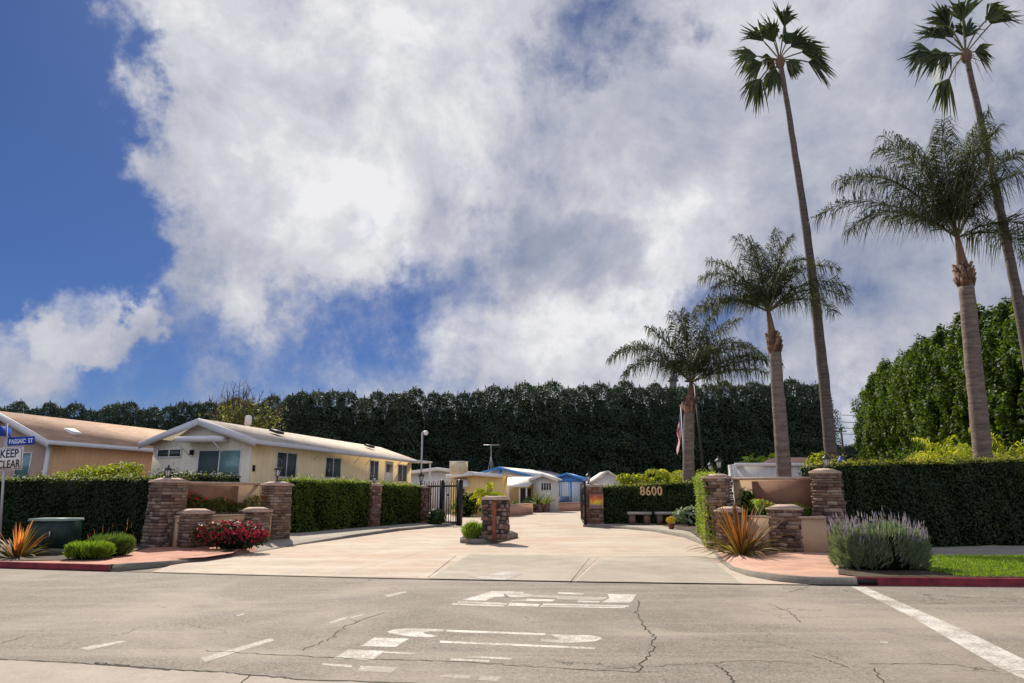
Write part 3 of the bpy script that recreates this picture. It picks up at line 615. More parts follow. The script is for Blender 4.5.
# gate, left leaf
gA = np.array(G(419,524,.05)); gB = np.array(G(460,525,.05))
def gate(label, A, B, h, posts):
    A = np.array(A); B = np.array(B); L = float(np.linalg.norm(B-A)); rz = math.atan2(B[1]-A[1], B[0]-A[0]); t = thing('iron_gate', label, 'gate', (A[0],A[1],.02), rz, 'iron gate leaves')
    f = MB(); f.b2(0,L,-.03,.03,.12,.2); f.b2(0,L,-.03,.03,h-.22,h-.13); f.build('rail', M['black'], t)
    k = MB(); n = max(4, int(L/.14))
    for i in range(n+1): x = L*i/n; k.b2(x-.016,x+.016,-.016,.016,.1,h+(.02 if i % 2 else .1))
    k.build('bars', M['black'], t)
    for (x, w) in posts: p = MB(); p.b2(x-w/2,x+w/2,-w/2,w/2,0,h+.1); p.box((x,0,h+.13),(w*1.25,w*1.25,.06),taper=.4); p.build('post', M['black'], t)
    return t
Lg = float(np.linalg.norm(gB-gA)); gate('open black iron gate leaf left of the island pillar', gA, gB, Zat(460,483,gB[1]), [(Lg*.55,.16), (Lg-.05,.24)])
gC = np.array(G(585.5,526,.05)); gD = np.array(G(583,516,.05)); gate('open black iron gate leaf seen edge on at the right entrance column', gC, gC+np.array([.55,7.5]), Zat(583,484,gC[1]), [(.06,.12)])
# ---- island
isl = MB(); ip = [G(460,543,0), G(475,544.5,0), G(495,543.5,0), G(518,538,0), G(512,535,0), G(500,534,0), G(470,537,0)]
it = thing('traffic_island', 'small kerbed island in the driveway under the stone pillar', 'traffic island', (*G(488,540),0)); isl.prism(ip, 0, .17); isl.build('kerb_edge', M['kerb'], it, off=(*G(488,540),0))
so = MB(); so.prism([np.array(p)*.96+np.array(G(488,540))*.04 for p in ip], .171, .175); so.build('soil', M['soil'], it, off=(*G(488,540),0))
pI = np.array(G(495,539.5,.15)); hI = Zat(495,500,pI[1])
PSC = .84; pt = thing('island_pillar', 'cobbled stone pillar with a rusty slotted keypad post on the driveway island', 'pillar', (pI[0],pI[1]+.3,.15), R(-8))
def cobble(mb, w, d, h, x0):
    z = .0
    while z < h-.03:
        ch = min(random.uniform(.09,.2), h-z)
        for side, (ww, dd) in enumerate(((w,d),(d,w),(w,d),(d,w))):
            x = -ww/2
            while x < ww/2-.02:
                l = min(random.uniform(.08,.26), ww/2-x); a = side*PI/2; c = (x+l/2, -dd/2+.02+random.uniform(-.025,.025), z+ch/2+random.uniform(-.02,.02))
                V = (c[0]*math.cos(a)-c[1]*math.sin(a)+x0, c[0]*math.sin(a)+c[1]*math.cos(a), c[2])
                mb.box(V, (l-.01, random.uniform(.08,.14), ch*random.uniform(.75,.98)), rz=a+random.uniform(-.15,.15), taper=random.uniform(.7,1), ry=random.uniform(-.12,.12)); x += l
        z += ch
hh = hI-.15; cb = MB(); cobble(cb, .42, .55, hh, -.26); cobble(cb, .42, .55, hh, .28); cb.build('stonework', M['cobble'], pt)
k = MB(); k.b2(-.46,-.07,-.25,.25,0,hh); k.b2(.09,.47,-.25,.25,0,hh); k.build('core', M['mortar'], pt)
k = MB(); k.prism([(-.52,-.33),(.54,-.33),(.54,.33),(-.52,.33)], hh, hh+.08, top=.95); k.prism([(-.49,-.31),(.51,-.31),(.51,.31),(-.49,.31)], hh+.08, hh+.13, top=.7); k.build('cap', M['cap'], pt)
M['rust'] = plain('rusty_steel', (.26,.09,.05), .7, .25, 5, .2)
k = MB(); k.b2(-.07,.07,-.33,.2,.0,hh-.05); k.b2(-.1,.1,-.345,-.33,hh*.62,hh*.95); k.build('keypad_post', M['rust'], pt)
k = MB(); k.b2(.14,.26,-.4,-.36,hh*.8,hh*.88); k.build('card_reader', M['black'], pt); pt.scale = (.86,.9,1)
x, y = G(472,538.5,.17); blob_shrub('round_bush', 'bright green rounded bush on the driveway island', (x,y+.15,.17), .5, .42, .62, 'grassy', .16, 2600, 'bush', mode='blade', asp=.02)
# right entrance column with tile + long hedge with house number
c5 = np.array(G(595,524,RAISE)); z5 = Zat(595,487,c5[1])
ct = stone_column('stone_column', 'red stone column with a sunset coloured plaque at the right side of the gate', c5+np.array([0,.4]), .86, z5, R(-3), SCG, 'redstone', course=.12)
pl = thing('sunset_plaque', 'orange and yellow sunset plaque fixed on the red stone column by the gate', 'plaque', (c5[0]+.08, c5[1]-.16, .95), R(-3))
m_, nt_, out_ = newmat('sunset_tile'); tc_ = nd(nt_, 'ShaderNodeTexCoord'); sx_ = nd(nt_, 'ShaderNodeSeparateXYZ'); nt_.links.new(tc_.outputs['Object'], sx_.inputs[0])
nz_ = nd(nt_, 'ShaderNodeTexNoise', i_Scale=5.0, i_Detail=3.0); nt_.links.new(tc_.outputs['Object'], nz_.inputs['Vector'])
fz = math_(nt_, 'ADD', math_(nt_, 'MULTIPLY', sx_.outputs[2], 1.6), math_(nt_, 'MULTIPLY', math_(nt_, 'SUBTRACT', nz_.outputs[0], .5), 1.1))
rp_ = ramp(nt_, [(.0,(.30,.20,.30)),(.18,(.35,.24,.32)),(.26,(.75,.55,.08)),(.5,(.85,.55,.05)),(.65,(.80,.22,.04)),(1,(.5,.10,.05))], fz); p_ = nd(nt_, 'ShaderNodeBsdfPrincipled'); p_.inputs['Roughness'].default_value = .4
nt_.links.new(rp_.outputs[0], p_.inputs['Base Color']); nt_.links.new(p_.outputs[0], out_.inputs[0])
k = MB(); k.b2(-.32,.32,-.03,0,0,.62); k.build('tile', m_, pl)
k = MB(); k.b2(-.37,.37,-.02,0.005,-.03,0); k.b2(-.37,.37,-.02,0.005,.62,.65); k.b2(-.35,-.32,-.02,.005,0,.62); k.b2(.32,.35,-.02,.005,0,.62); k.build('frame', M['cap'], pl)
n0 = np.array(G(603,521,RAISE)); n1 = np.array(G(700,519.5,RAISE)); n0[1] = c5[1]+.3; n1[1] = n0[1]+.4; n1[0] = at(702,500,n1[1])[0]; n0[0] = at(604,500,n0[1])[0]
hz = Zat(650,485,n0[1])-RAISE
ht = hedge('hedge', 'dark hedge wall carrying the copper house number above two benches', [tuple(n0), tuple(n1)], 1.2, [Zat(604,487,n0[1])-RAISE, Zat(700,482,n1[1])-RAISE], dens=380, leaf=.11)
nb = thing('house_number', 'copper house number 8600 mounted on the dark hedge', 'number sign', (at(651,491,n0[1]-.15)[0], n0[1]-.18, Zat(651,491,n0[1]-.18)), 0)
for i, chx in enumerate('8600'):
    text(chx, .62, M['orange_num'], 'digit', nb, ((i-1.5)*.30, 0, 0), (PI/2,0,0), .03, fit=(.25,.46))
# benches
for (x0, x1, lb) in ((627,652,'stone slab bench nearer the gate column, under the house number'), (655,677,'stone slab bench nearer the palm trunk, on the right of the pair')):
    ca = np.array(G((x0+x1)/2,523.5,RAISE)); w = (at(x1,515,ca[1])[0]-at(x0,515,ca[1])[0])*.9; ca = ca*.965; t = thing('bench', lb, 'bench', (ca[0],ca[1],RAISE), 0, 'stone benches under the house number')
    k = MB(); k.b2(-w/2,w/2,-.26,.26,.50,.62); k.build('seat', M['benchtop'], t)
    for s in (-1,1): k = MB(); k.b2(s*w*.31-w*.12,s*w*.31+w*.12,-.2,.2,0,.50); k.build('leg', M['cobble'], t)
# pot by bench
c = np.array(G(671.5,529,RAISE)); t = thing('flower_pot', 'small clay pot with a flowering plant beside the right bench', 'flower pot', (c[0],c[1],RAISE))
t.scale = (.75,)*3; k = MB(); k.lathe([(.14,0),(.2,.28),(.22,.28),(.22,.33)], n=12); k.build('pot', M['rust'], t, smooth=False)
k = MB(); D = RNG.normal(0,1,(260,3)); D /= np.linalg.norm(D,axis=1)[:,None]; k.leaves(D*[.26,.26,.2]+[0,0,.48], D, .11, .5); k.build('foliage', M['mound'], t)
k = MB(); D = RNG.normal(0,1,(50,3)); D /= np.linalg.norm(D,axis=1)[:,None]; k.leaves(D*[.27,.27,.22]+[0,0,.5], D, .1, .9); k.build('blossoms', M['flower_or'], t)
for (px, py, rx_, hgt, lb, mt) in ((617,523,1.1,.75,'low grey green plants at the foot of the number hedge','grassy2'), (694,526,.9,.95,'pale leafy shrub round the foot of the palm by the benches','lav_leaf'), (436,524,.5,.8,'small dark shrub behind the bars of the left gate leaf','hedge')):
    x, y = G(px,py,RAISE); blob_shrub('shrub', lb, (x,y,RAISE), rx_, .5, hgt, mt, .2, 800, 'shrub')
# short bright hedge left of the right planter
s0 = np.array(G(711.5,547,RAISE)); s1 = np.array(G(699,531.5,RAISE))
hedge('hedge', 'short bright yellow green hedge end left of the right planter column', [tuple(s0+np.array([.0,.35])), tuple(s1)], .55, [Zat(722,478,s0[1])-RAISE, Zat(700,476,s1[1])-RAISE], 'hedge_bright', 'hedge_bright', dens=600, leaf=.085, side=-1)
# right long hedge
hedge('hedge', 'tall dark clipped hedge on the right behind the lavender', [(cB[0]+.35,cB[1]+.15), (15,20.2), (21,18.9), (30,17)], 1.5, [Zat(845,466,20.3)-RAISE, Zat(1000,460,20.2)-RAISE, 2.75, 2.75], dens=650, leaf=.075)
# ================================================================ planting in front
x, y = L2(232,548.5); blob_shrub('red_shrub', 'low shrub with crimson red foliage between the two low columns of the left planter', (x-.05,y+.0,RAISE), 1.06, .5, .76, 'hedge', .085, 3000, 'shrub', extra=[('red_leaves','flower_mag',700,.095,-.65)])
def planter_row(name, label, a, b, z, mats, n, w, h, fl, flc, leaf=.08):
    a = np.array(a); b = np.array(b); L = np.linalg.norm(b-a); t = thing(name, label, 'planting', (a[0],a[1],z), math.atan2(b[1]-a[1], b[0]-a[0]))
    u = RNG.uniform(0,L,n); v = RNG.uniform(-w/2,w/2,n); top = h*(.78+.22*np.sin(u*4.1+1)*np.cos(u*1.7)); zz = top*RNG.uniform(0,1,n)**.5
    k = MB(); k.leaves(np.stack([u,v,zz],1), np.tile([0,-.5,.9],(n,1)), leaf, .5, spread=.7); k.build('foliage', M[mats], t)
    m = int(n*.09); u = RNG.uniform(0,L,m); u = u[(np.sin(u*5.3)+RNG.normal(0,.7,m)) > .3]; top = h*(.80+.22*np.sin(u*4.1+1)*np.cos(u*1.7))*RNG.uniform(.75,1.05,len(u))
    k = MB(); k.leaves(np.stack([u, RNG.uniform(-w/2,w/3,len(u)), top],1), np.tile([0,-.8,.6],(len(u),1)), flc, .8, spread=.4); k.build('flowers', M[fl], t); return t
A_ = L2(190,545)-nrmP*.75; B_ = L2(266,540)-nrmP*.75
planter_row('flower_bed', 'green plants with red flowers growing in the left planter box', A_, B_, .90, 'hedge_lit', 7000, .9, .74, 'flower_red', .1)
A_ = pa+nq*.65+dq*.5; B_ = pb+nq*.65-dq*.1
planter_row('flower_bed', 'fresh green plants with orange flowers growing in the right planter box', A_, B_, .85, 'grassy', 6500, .8, .62, 'flower_or', .055)
x, y = pa+nq*.9; blob_shrub('shrub', 'dark green shrub beside the left column inside the right planter', (x+.35,y,.9), .36, .3, 1.0, 'hedge_lit', .1, 500, 'shrub')

def flax(label, loc, n, Ls, w, mats, spread=1.0, seed=3):
    rg = random.Random(seed); t = thing('flax_plant', label, 'plant', loc); mbs = [MB() for _ in mats]
    for i in range(n):
        a = rg.uniform(0,2*PI); q = rg.uniform(0,1)**.8; tilt = .12+q*spread; L = Ls*(rg.uniform(.75,1.1) if q < .5 else rg.uniform(.6,1.0))
        d = np.array([math.sin(tilt)*math.cos(a), math.sin(tilt)*math.sin(a), math.cos(tilt)]); p = np.array([.12*math.cos(a)*q*2, .12*math.sin(a)*q*2, 0.0]); s = np.array([-math.sin(a)+rg.uniform(-.5,.5), math.cos(a)+rg.uniform(-.5,.5), rg.uniform(-.3,.3)]); s /= np.linalg.norm(s)
        V = []; K = 6
        for k in range(K+1):
            u = k/K; ww = w*(.55+1.2*u if u < .35 else 1.0*(1-u)**.6)*rg.uniform(.95,1.05); V += [p-s*ww/2, p+s*ww/2]; p = p+d*L/K; d = d+np.array([0,0,-.17*q*1.5*u*2]); d /= np.linalg.norm(d)
            p[2] = max(p[2], .02)
        j = (0 if q < .55 else min(1, len(mats)-1)) if rg.random() < .8 else rg.randrange(len(mats))
        mbs[j].add(V, [(2*k,2*k+1,2*k+3,2*k+2) for k in range(K)])
    for mb, mt, nm in zip(mbs, mats, ('upright_blades','arching_blades','dry_blades')): mb.build(nm, M[mt], t)
    return t
x, y = G(742,556,RAISE); flax('large bronze and orange flax plant in front of the right planter', (x+.16,y+.5,RAISE), 120, 1.42, .09, ['phormium','flaxlow'], 1.35, 5)
x, y = G(16,557,RAISE); flax('orange flax plant at the foot of the keep clear sign', (x-.05,y+.1,RAISE), 90, .86, .065, ['orangeflax','flaxlow'], 1.2, 8)
def strands(name, label, loc, rx, ry, h, matl, n, L, w, cat, tips=None, group=None, lift=1.0):
    t = thing(name, label, cat, loc, 0, group); core = MB(); core.sphere((0,0,h*.33), 1, 14, 8, sc=(rx*.8,ry*.8,h*.5)); core.build('stem', M['core'], t, smooth=True)  # inner ball coloured near black in place of shade between strands
    D = RNG.normal(0,1,(n,3)); D[:,2] = np.abs(D[:,2]); D /= np.linalg.norm(D,axis=1)[:,None]; e = .55
    S = np.sign(D)*np.abs(D)**e; lump = 1+.07*np.sin(D[:,0]*9+1)+.05*np.cos(D[:,1]*11)+.05*np.sin(D[:,2]*13+D[:,0]*5)
    P = S*np.array([rx*.92,ry*.92,h*.74])*lump[:,None]; P[:,:2] /= np.maximum(1, np.linalg.norm(P[:,:2]/[rx,ry],axis=1))[:,None]
    DD = D.copy()+RNG.normal(0,.28,(n,3)); DD[:,2] += lift; mb = MB(); blades(mb, P-D*.05, DD, L, w); mb.build('foliage', M[matl], t)
    if tips:
        k, mt, tl, tw = tips; i = RNG.choice(np.where(S[:,2] > .5)[0], k); mb = MB(); Dd = DD[i]*[.4,.4,1]; Dd[:,2] += .6; Dd /= np.linalg.norm(Dd,axis=1)[:,None]
        Pt = P[i]+Dd*RNG.uniform(.1,.34,(k,1)); blades(mb, Pt, Dd, tl, tw); mb.build('flower_spikes', M[mt], t)
        mb = MB(); blades(mb, P[i], Pt-P[i], .25, .008); mb.build('flower_stems', M[matl], t)
    return t
cx, cy = G(881,572,RAISE); strands('lavender_bush', 'large grey green lavender bush with purple flower spikes on the right corner', (cx+.32,cy+.6,RAISE), .98, .6, 1.0, 'lav_leaf', 15000, .15, .022, 'lavender', (520,'lav_fl',.10,.024))
cx, cy = G(84,560,RAISE); strands('grassy_bush', 'low bright green grassy bush behind the red kerb on the left', (cx-.12,cy+.35,RAISE), .50, .36, .40, 'grassy', 4500, .15, .018, 'bush', group='low bushes behind the left kerb')
cx, cy = G(111,557,RAISE); strands('grassy_bush', 'taller olive green bush with dry stalks on top next to the grassy one', (cx-.32,cy+.5,RAISE), .50, .40, .55, 'grassy2', 4500, .15, .018, 'bush', (12,'orangeflax',.16,.012), group='low bushes behind the left kerb')
# cabinet
cx, cy = G(54,553.5,RAISE); t = thing('utility_cabinet', 'dark green electrical utility cabinet against the left hedge', 'utility cabinet', (cx-.3,cy+.35,RAISE), R(2)); t.scale = (.76,.8,1.08)
k = MB(); k.b2(-.72,.72,-.4,.4,.0,.10); k.build('plinth', M['kerb'], t)
k = MB(); k.b2(-.66,.66,-.36,.36,.10,.74); k.build('body', M['cabgreen'], t)
k = MB(); k.b2(-.02,.66,-.385,-.362,.13,.72); k.build('door', M['cabgreen'], t)
k = MB(); k.b2(.08,.12,-.41,-.387,.38,.5); k.build('handle', M['steel'], t)
k = MB(); k.prism([(-.7,-.41),(.7,-.41),(.7,.40),(-.7,.40)], .74, .80, top=.97); k.build('lid', M['cabtop'], t)
# sign post
sx0, sy0 = G(2,551,RAISE); sy0 = 17.6; sx0 = at(1,540,sy0)[0]
t = thing('street_sign_post', 'white keep clear sign and blue street name signs on a galvanised post', 'road sign', (sx0,sy0,RAISE), R(20)); t.rotation_euler = (0,R(-5.5),R(20))
def LZ(py): return Zat(py, sy0)-RAISE
k = MB(); k.tube([(0,0,0),(0,0,LZ(423))], .032, 8); k.build('pole', M['steel'], t)
pm = at(36,440,sy0)[0]-at(0,440,sy0)[0]; mpx = pm/36
w = 22*mpx
k = MB(); k.b2(-w*.30,w*.70,-.045,-.036,LZ(470.5),LZ(447.5)); k.build('sign_plate', M['signwhite'], t)
pc = w*.20; k = MB(); z0, z1 = LZ(470.5), LZ(447.5); x0, x1 = -w*.30, w*.70; b = .022
for q in ((x0+b,x1-b,z1-b-.012,z1-b),(x0+b,x1-b,z0+b,z0+b+.012),(x0+b,x0+b+.012,z0+b+.013,z1-b-.013),(x1-b-.012,x1-b,z0+b+.013,z1-b-.013)): k.b2(q[0],q[1],-.048,-.0455,q[2],q[3])
k.build('sign_border', M['signblack'], t)
text('KEEP', .2, M['signblack'], 'lettering', t, (pc,-.049,(z0*.27+z1*.73)), (PI/2,0,0), .001, fit=(w*.68,(z1-z0)*.36))
text('CLEAR', .2, M['signblack'], 'lettering', t, (pc,-.049,(z0*.73+z1*.27)), (PI/2,0,0), .001, fit=(w*.84,(z1-z0)*.36))
bz0, bz1 = LZ(446), LZ(437.5); bw = 23*mpx
k = MB(); k.b2(.04,.04+bw,-.02,-.012,bz0,bz1); k.build('street_name_plate', M['blue'], t)
text('PASSAIC  ST', .1, M['signwhite'], 'lettering', t, (.04+bw/2,-.022,(bz0+bz1)/2), (PI/2,0,0), .001, fit=(bw*.86,(bz1-bz0)*.52))
k = MB(); k.b2(-.012,.012,-.55,.35,LZ(436.5),LZ(427)); k.b2(-.45,-.03,-.02,-.012,LZ(435.5),LZ(427.5)); k.build('street_name_plate', M['blue'], t)
k = MB(); k.b2(.0,.06,-.03,.03,bz0,bz0+.03); k.b2(.0,.06,-.03,.03,bz1,bz1+.03); k.build('bracket', M['steel'], t)

# shrub mound over the left hedge
def mound(name, label, px0, px1, pytop, pybot, Y, mats, leaf, n, group=None, cat='shrub'):
    a = at(px0,pybot,Y); b = at(px1,pybot,Y); h = Zat(pytop,Y)-a[2]; rx_ = (b[0]-a[0])/2
    return blob_shrub(name, label, ((a[0]+b[0])/2, Y, a[2]-h*.35), rx_, rx_*.7, h*1.35, mats, leaf, n, cat, group)
def tall_shrub(name, label, px0, px1, pytop, pybot, Y, mats, leaf, n, group=None):
    """shrub rooted in the ground with its foliage where the photo shows it"""
    a = at(px0,pybot,Y); b = at(px1,pybot,Y); zt = Zat(pytop,Y); rx_ = (b[0]-a[0])/2; h = zt-RAISE
    t = thing(name, label, 'shrub', ((a[0]+b[0])/2, Y, RAISE), 0, group); k = MB(); k.tube([(0,0,0),(.05,0,h*.5)], [.08,.05], 6); k.build('trunk', M['wood'], t)
    zc = (a[2]+zt)/2-RAISE; rz_ = (zt-a[2])*.5+.25; zc = zt-RAISE-rz_; lf = MB()
    for i in range(9):
        c = np.array([random.uniform(-.55,.55)*rx_, random.uniform(-.4,.4)*rx_*.6, zc+random.uniform(-.5,.4)*rz_]) if i else np.array([0,0,zc]); s = .62 if i == 0 else random.uniform(.35,.55)
        m = n//9; D = RNG.normal(0,1,(m,3)); D /= np.linalg.norm(D,axis=1)[:,None]; P = c+D*np.array([rx_*s*1.05,rx_*.6*s,rz_*s])*RNG.uniform(.6,1.08,(m,1)); lf.leaves(P, D+[0,0,.4], leaf, .5)
    lf.build('foliage', M[mats], t); return t
tall_shrub('flowering_shrub', 'yellow green rounded shrub rising behind the far left hedge in front of the tan house', 50,148,457,480,24.6,'mound',.11,6500)
tall_shrub('climber', 'pale leafy climber round the lantern at the right planter column', 803,846,447,474,21.6,'mound',.11,650)

# ================================================================ buildings
def prismroof(k, w, L, ze, zr, oh=.35, ohy=.3, th=.14, xr=.5):
    """two pitched slabs over x in [-w,0], y in [0,L]"""
    xm = -w*xr
    for (xa, xb) in ((oh, xm), (-w-oh, xm)):
        sl = (zr-ze)/abs((0 if xa > 0 else -w)-xm); za = zr-sl*abs(xa-xm)
        k.xz([(xa,za),(xb,zr),(xb,zr+th),(xa,za+th)], -ohy, L+ohy)
def window(t, x0, x1, z0, z1, y, side='front', glass='glass', bars=1, name='window', fr='white', two=None, proud=.04):
    def bx(mb, a0, a1, b0, b1, d0, d1):
        if side == 'front': mb.b2(a0,a1,y-d1,y-d0,b0,b1)
        else: mb.b2(y+d0,y+d1,a0,a1,b0,b1)      # on a wall facing +x; a runs along y
    f = MB(); g = .055
    bx(f,x0,x1,z0,z0+g,0,proud); bx(f,x0,x1,z1-g,z1,0,proud); bx(f,x0,x0+g,z0+g,z1-g,0,proud); bx(f,x1-g,x1,z0+g,z1-g,0,proud)
    for i in range(bars): c = x0+(x1-x0)*(i+1)/(bars+1); bx(f,c-.025,c+.025,z0+g,z1-g,0,proud-.004)
    w = f.build(name, M[fr], t)
    if two:
        c = (x0+x1)/2; p = MB(); bx(p,x0+g,c-.025,z0+g,z1-g,.004,.012); p.build('screen', M[two[0]], w); p = MB(); bx(p,c+.025,x1-g,z0+g,z1-g,.004,.012); p.build('pane', M[two[1]], w)
    else: p = MB(); bx(p,x0+g,x1-g,z0+g,z1-g,.004,.012); p.build('pane', M[glass], w)
    return w
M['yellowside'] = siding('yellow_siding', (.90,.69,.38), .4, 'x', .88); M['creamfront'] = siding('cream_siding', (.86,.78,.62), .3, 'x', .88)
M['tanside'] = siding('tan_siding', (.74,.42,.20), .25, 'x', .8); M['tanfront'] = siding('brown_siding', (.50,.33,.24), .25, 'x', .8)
M['roofcream'] = shingle('cream_shingle', (.56,.47,.38)); M['rooftan'] = shingle('orange_shingle', (.50,.31,.20))
M['soffit'] = plain('soffit', (.62,.55,.42), .8)
M['pale'] = plain('lilac_white_fascia', (.60,.60,.63), .6, .05)
AZ = -R(14.1)
# yellow house; local frame: x right, y away, origin at its near right ground corner
def house_frame(px, py, Y): X = at(px,py,Y)[0]; return X, Y
X0, Y0 = house_frame(252,445,28.3)
ze = Zat(440,Y0)-.0; zr = ze+.84; W = 5.05; LL = 17.6
t = thing('manufactured_house', 'pale yellow single storey manufactured house with cream roof beside the driveway hedge', 'house', (X0,Y0,0), AZ)
k = MB(); k.b2(-.001,0,0,LL,0,ze); 
w_ = MB(); w_.xz([(-W,0),(0,0),(0,ze),(-W*.5,zr-.02),(-W,ze)], 0, LL); w_.build('wall', M['creamfront'], t)
w_ = MB(); w_.b2(0.003,.03,.02,LL-.02,.1,ze-.06); w_.build('side_wall', M['yellowside'], t)
k = MB(); prismroof(k, W, LL, ze, zr, .40, .35, .12); rf = k.build('roof', M['roofcream'], t)
k = MB(); sl = (zr-ze)/(W/2)
for sgn in (0, 1):
    xa, xb = (.43, -W/2) if sgn == 0 else (-W-.43, -W/2); za = zr-sl*(abs(xa-xb)); k.xz([(xa,za-.16),(xb,zr-.16),(xb,zr+.135),(xa,za+.135)], -.42, -.352)
za = zr-sl*(.43+W/2); k.b2(.405,.46,-.40,LL+.3,za-.06,za+.13); k.build('fascia', M['pale'], t)
k = MB(); k.b2(.04,.40,-.3,LL+.28,za-.03,za-.005); k.build('soffit', M['soffit'], t)
for (yv, s) in ((3.8,.35),(14.0,.35)):
    zv = zr-sl*(W/2-1.6)+.13 ; k = MB(); k.box((-1.6+0.2,yv,zv+.08),(.5,.55,.12),ry=math.atan(sl)); k.build('roof_vent', M['darkmetal'], rf)
# front (gable) wall items, y=0 plane ; convert px to local x
def lx(px, t_=(X0,Y0)):   # intersection of the pixel column with the front wall line
    r = (px-512)/668.0; c, s = math.cos(AZ), math.sin(AZ); return (r*t_[1]-t_[0])/(c-r*s)
def lyS(px, t_=(X0,Y0)):
    r = (px-512)/668.0; c, s = math.cos(AZ), math.sin(AZ); return (r*t_[1]-t_[0])/(-s-r*c)
def zF(py, l, t_=(X0,Y0)): return Zat(py, t_[1]+l*math.sin(AZ))
def zS(py, l, t_=(X0,Y0)): return Zat(py, t_[1]+l*math.cos(AZ))
xa, xb = lx(194), lx(238); window(t, xa, xb, zF(482,xa), zF(450,xa), 0, bars=1, two=('screen','teal'))
xa, xb = lx(152), lx(177); window(t, xa, xb, zF(458,xa), zF(449,xa), 0, bars=1, glass='glass', name='small_window')
xa, xb = lx(184), lx(224); z_ = zF(442,xa); k = MB(); k.xz([(xa,z_-.06),(xb,z_-.06),(xb,z_+.16),(xa,z_+.16)], -.95, -.04); k.build('awning', M['white'], t)
k = MB()
for q in (xa+.1, xb-.1): k.tube([(q,-.9,z_-.1),(q,-.03,z_-.62)], .02, 5)
k.build('awning_bracket', M['white'], t)
q = lx(188); k = MB(); k.b2(q-.06,q+.06,-.14,-.003,zF(455,q),zF(450,q)); k.build('wall_lamp', M['black'], t)
for (p0, p1, a, b) in ((272.5,293.5,451,477.5),(322.5,338.5,456.5,478),(367.5,376.5,460,481),(396,405.5,464,482)):
    ya, yb = lyS(p0), lyS(p1); window(t, ya, yb, zS(b,ya), zS(a,ya), .03, 'side', bars=1, two=('glass','screen'))
ya, yb = lyS(383), lyS(391); k = MB(); k.b2(.033,.075,ya,yb,zS(484,ya),zS(461,ya)); d = k.build('door', M['white'], t)
k = MB(); k.b2(.079,.10,ya+.15,yb-.15,zS(472,ya),zS(464,ya)); k.build('pane', M['glass'], d)
for p in (312,352,364,394): ya = lyS(p); k = MB(); k.tube([(.04,ya-.1,ze-.6),(.38,ya,ze-.2)], .02, 5); k.build('awning_arm', M['soffit'], t)
ya = lyS(254); k = MB(); k.b2(.032,.08,.12,.26,zS(471,0),zS(465,0)); k.build('meter_box', M['black'], t)
k = MB(); k.b2(.47,1.15,LL-1.2,LL+1.0,za-.02,za+.08); k.build('carport_roof', M['white'], t)
k = MB(); k.b2(1.0,1.08,LL+.85,LL+.93,0,za-.02); k.build('carport_post', M['white'], t)
# tan house
X1, Y1 = house_frame(49,445,28.0); ze1 = Zat(440,Y1); zr1 = Zat(412,28.8); W1 = 5.8; L1 = 16
AZt = -R(17)
t = thing('manufactured_house', 'tan house with orange shingle roof at the left edge behind the dark hedge', 'house', (X1,Y1,0), AZt)
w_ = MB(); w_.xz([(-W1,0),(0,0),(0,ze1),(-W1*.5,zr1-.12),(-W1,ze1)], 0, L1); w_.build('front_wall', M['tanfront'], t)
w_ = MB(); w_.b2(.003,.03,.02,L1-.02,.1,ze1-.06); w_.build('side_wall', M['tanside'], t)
k = MB(); prismroof(k, W1, L1, ze1, zr1-.1, .35, .3, .12); rf = k.build('roof', M['rooftan'], t)
k = MB(); sl1 = (zr1-.1-ze1)/(W1/2)
for xa in (.38, -W1-.38): za1 = zr1-.1-sl1*abs(xa+W1/2); k.xz([(xa,za1-.2),(-W1/2,zr1-.3),(-W1/2,zr1+.0),(xa,za1+.1)], -.36, -.302)
za1 = zr1-.1-sl1*(.38+W1/2); k.b2(.355,.41,-.34,L1+.3,za1-.06,za1+.12); k.build('fascia', M['white'], t)
k = MB(); k.b2(-.06,.08,-.05,.08,0,ze1-.1); k.build('corner_post', M['white'], t)
k = MB(); k.box((-.75,1.6,zr1-.1-sl1*(W1/2-.75)+.2),(.55,.5,.13),ry=math.atan(sl1)); k.build('roof_vent', M['signwhite'], rf)
xa = -1.35; window(t, -1.75,-.85, Zat(478,28.2), Zat(452,28.2), 0, bars=0, glass='teal')

# ---- houses behind the gate. (local x right, y away)
def slabhouse(name, label, px0, px1, Y, ytop, yridge, wallm, roofm, L=8, rz=AZ, xr=.5, trim='white', base=0.0, oh=.3):
    a = at(px0,480,Y); b = at(px1,480,Y); W = (b[0]-a[0])/math.cos(rz); ze = Zat(ytop,Y); zr = Zat(yridge,Y)
    t = thing(name, label, 'house', (b[0],Y,base), rz); w_ = MB(); w_.xz([(-W,0),(0,0),(0,ze),(-W*xr,zr-.02),(-W,ze)], 0, L); w_.build('wall', M[wallm], t)
    k = MB(); prismroof(k, W, L, ze, zr, oh, .3, .14, xr); k.build('roof', M[roofm], t)
    k = MB()
    for xa in (oh+.03, -W-oh-.03):
        xm = -W*xr; s = (zr-ze)/abs((0 if xa > 0 else -W)-xm); za = zr-s*abs(xa-xm); k.xz([(xa,za-.12),(xm,zr-.12),(xm,zr+.17),(xa,za+.17)], -.37, -.302)
    k.build('fascia', M[trim], t); return t, W, ze, zr
M['bluetrim'] = plain('blue_trim', (.07,.24,.58), .5, .1); M['offwhite'] = siding('offwhite_siding', (.66,.64,.60), .3, 'x', .85); M['butter'] = siding('butter_siding', (.85,.62,.26), .4, 'x', .85)
M['bluewhite'] = siding('blue_white_panels', (.62,.72,.80), .9, 'x', .42); M['roofwhite'] = plain('white_metal_roof', (.66,.64,.60), .6, .08); M['cooler'] = plain('cooler_box', (.70,.60,.40), .7, .08)
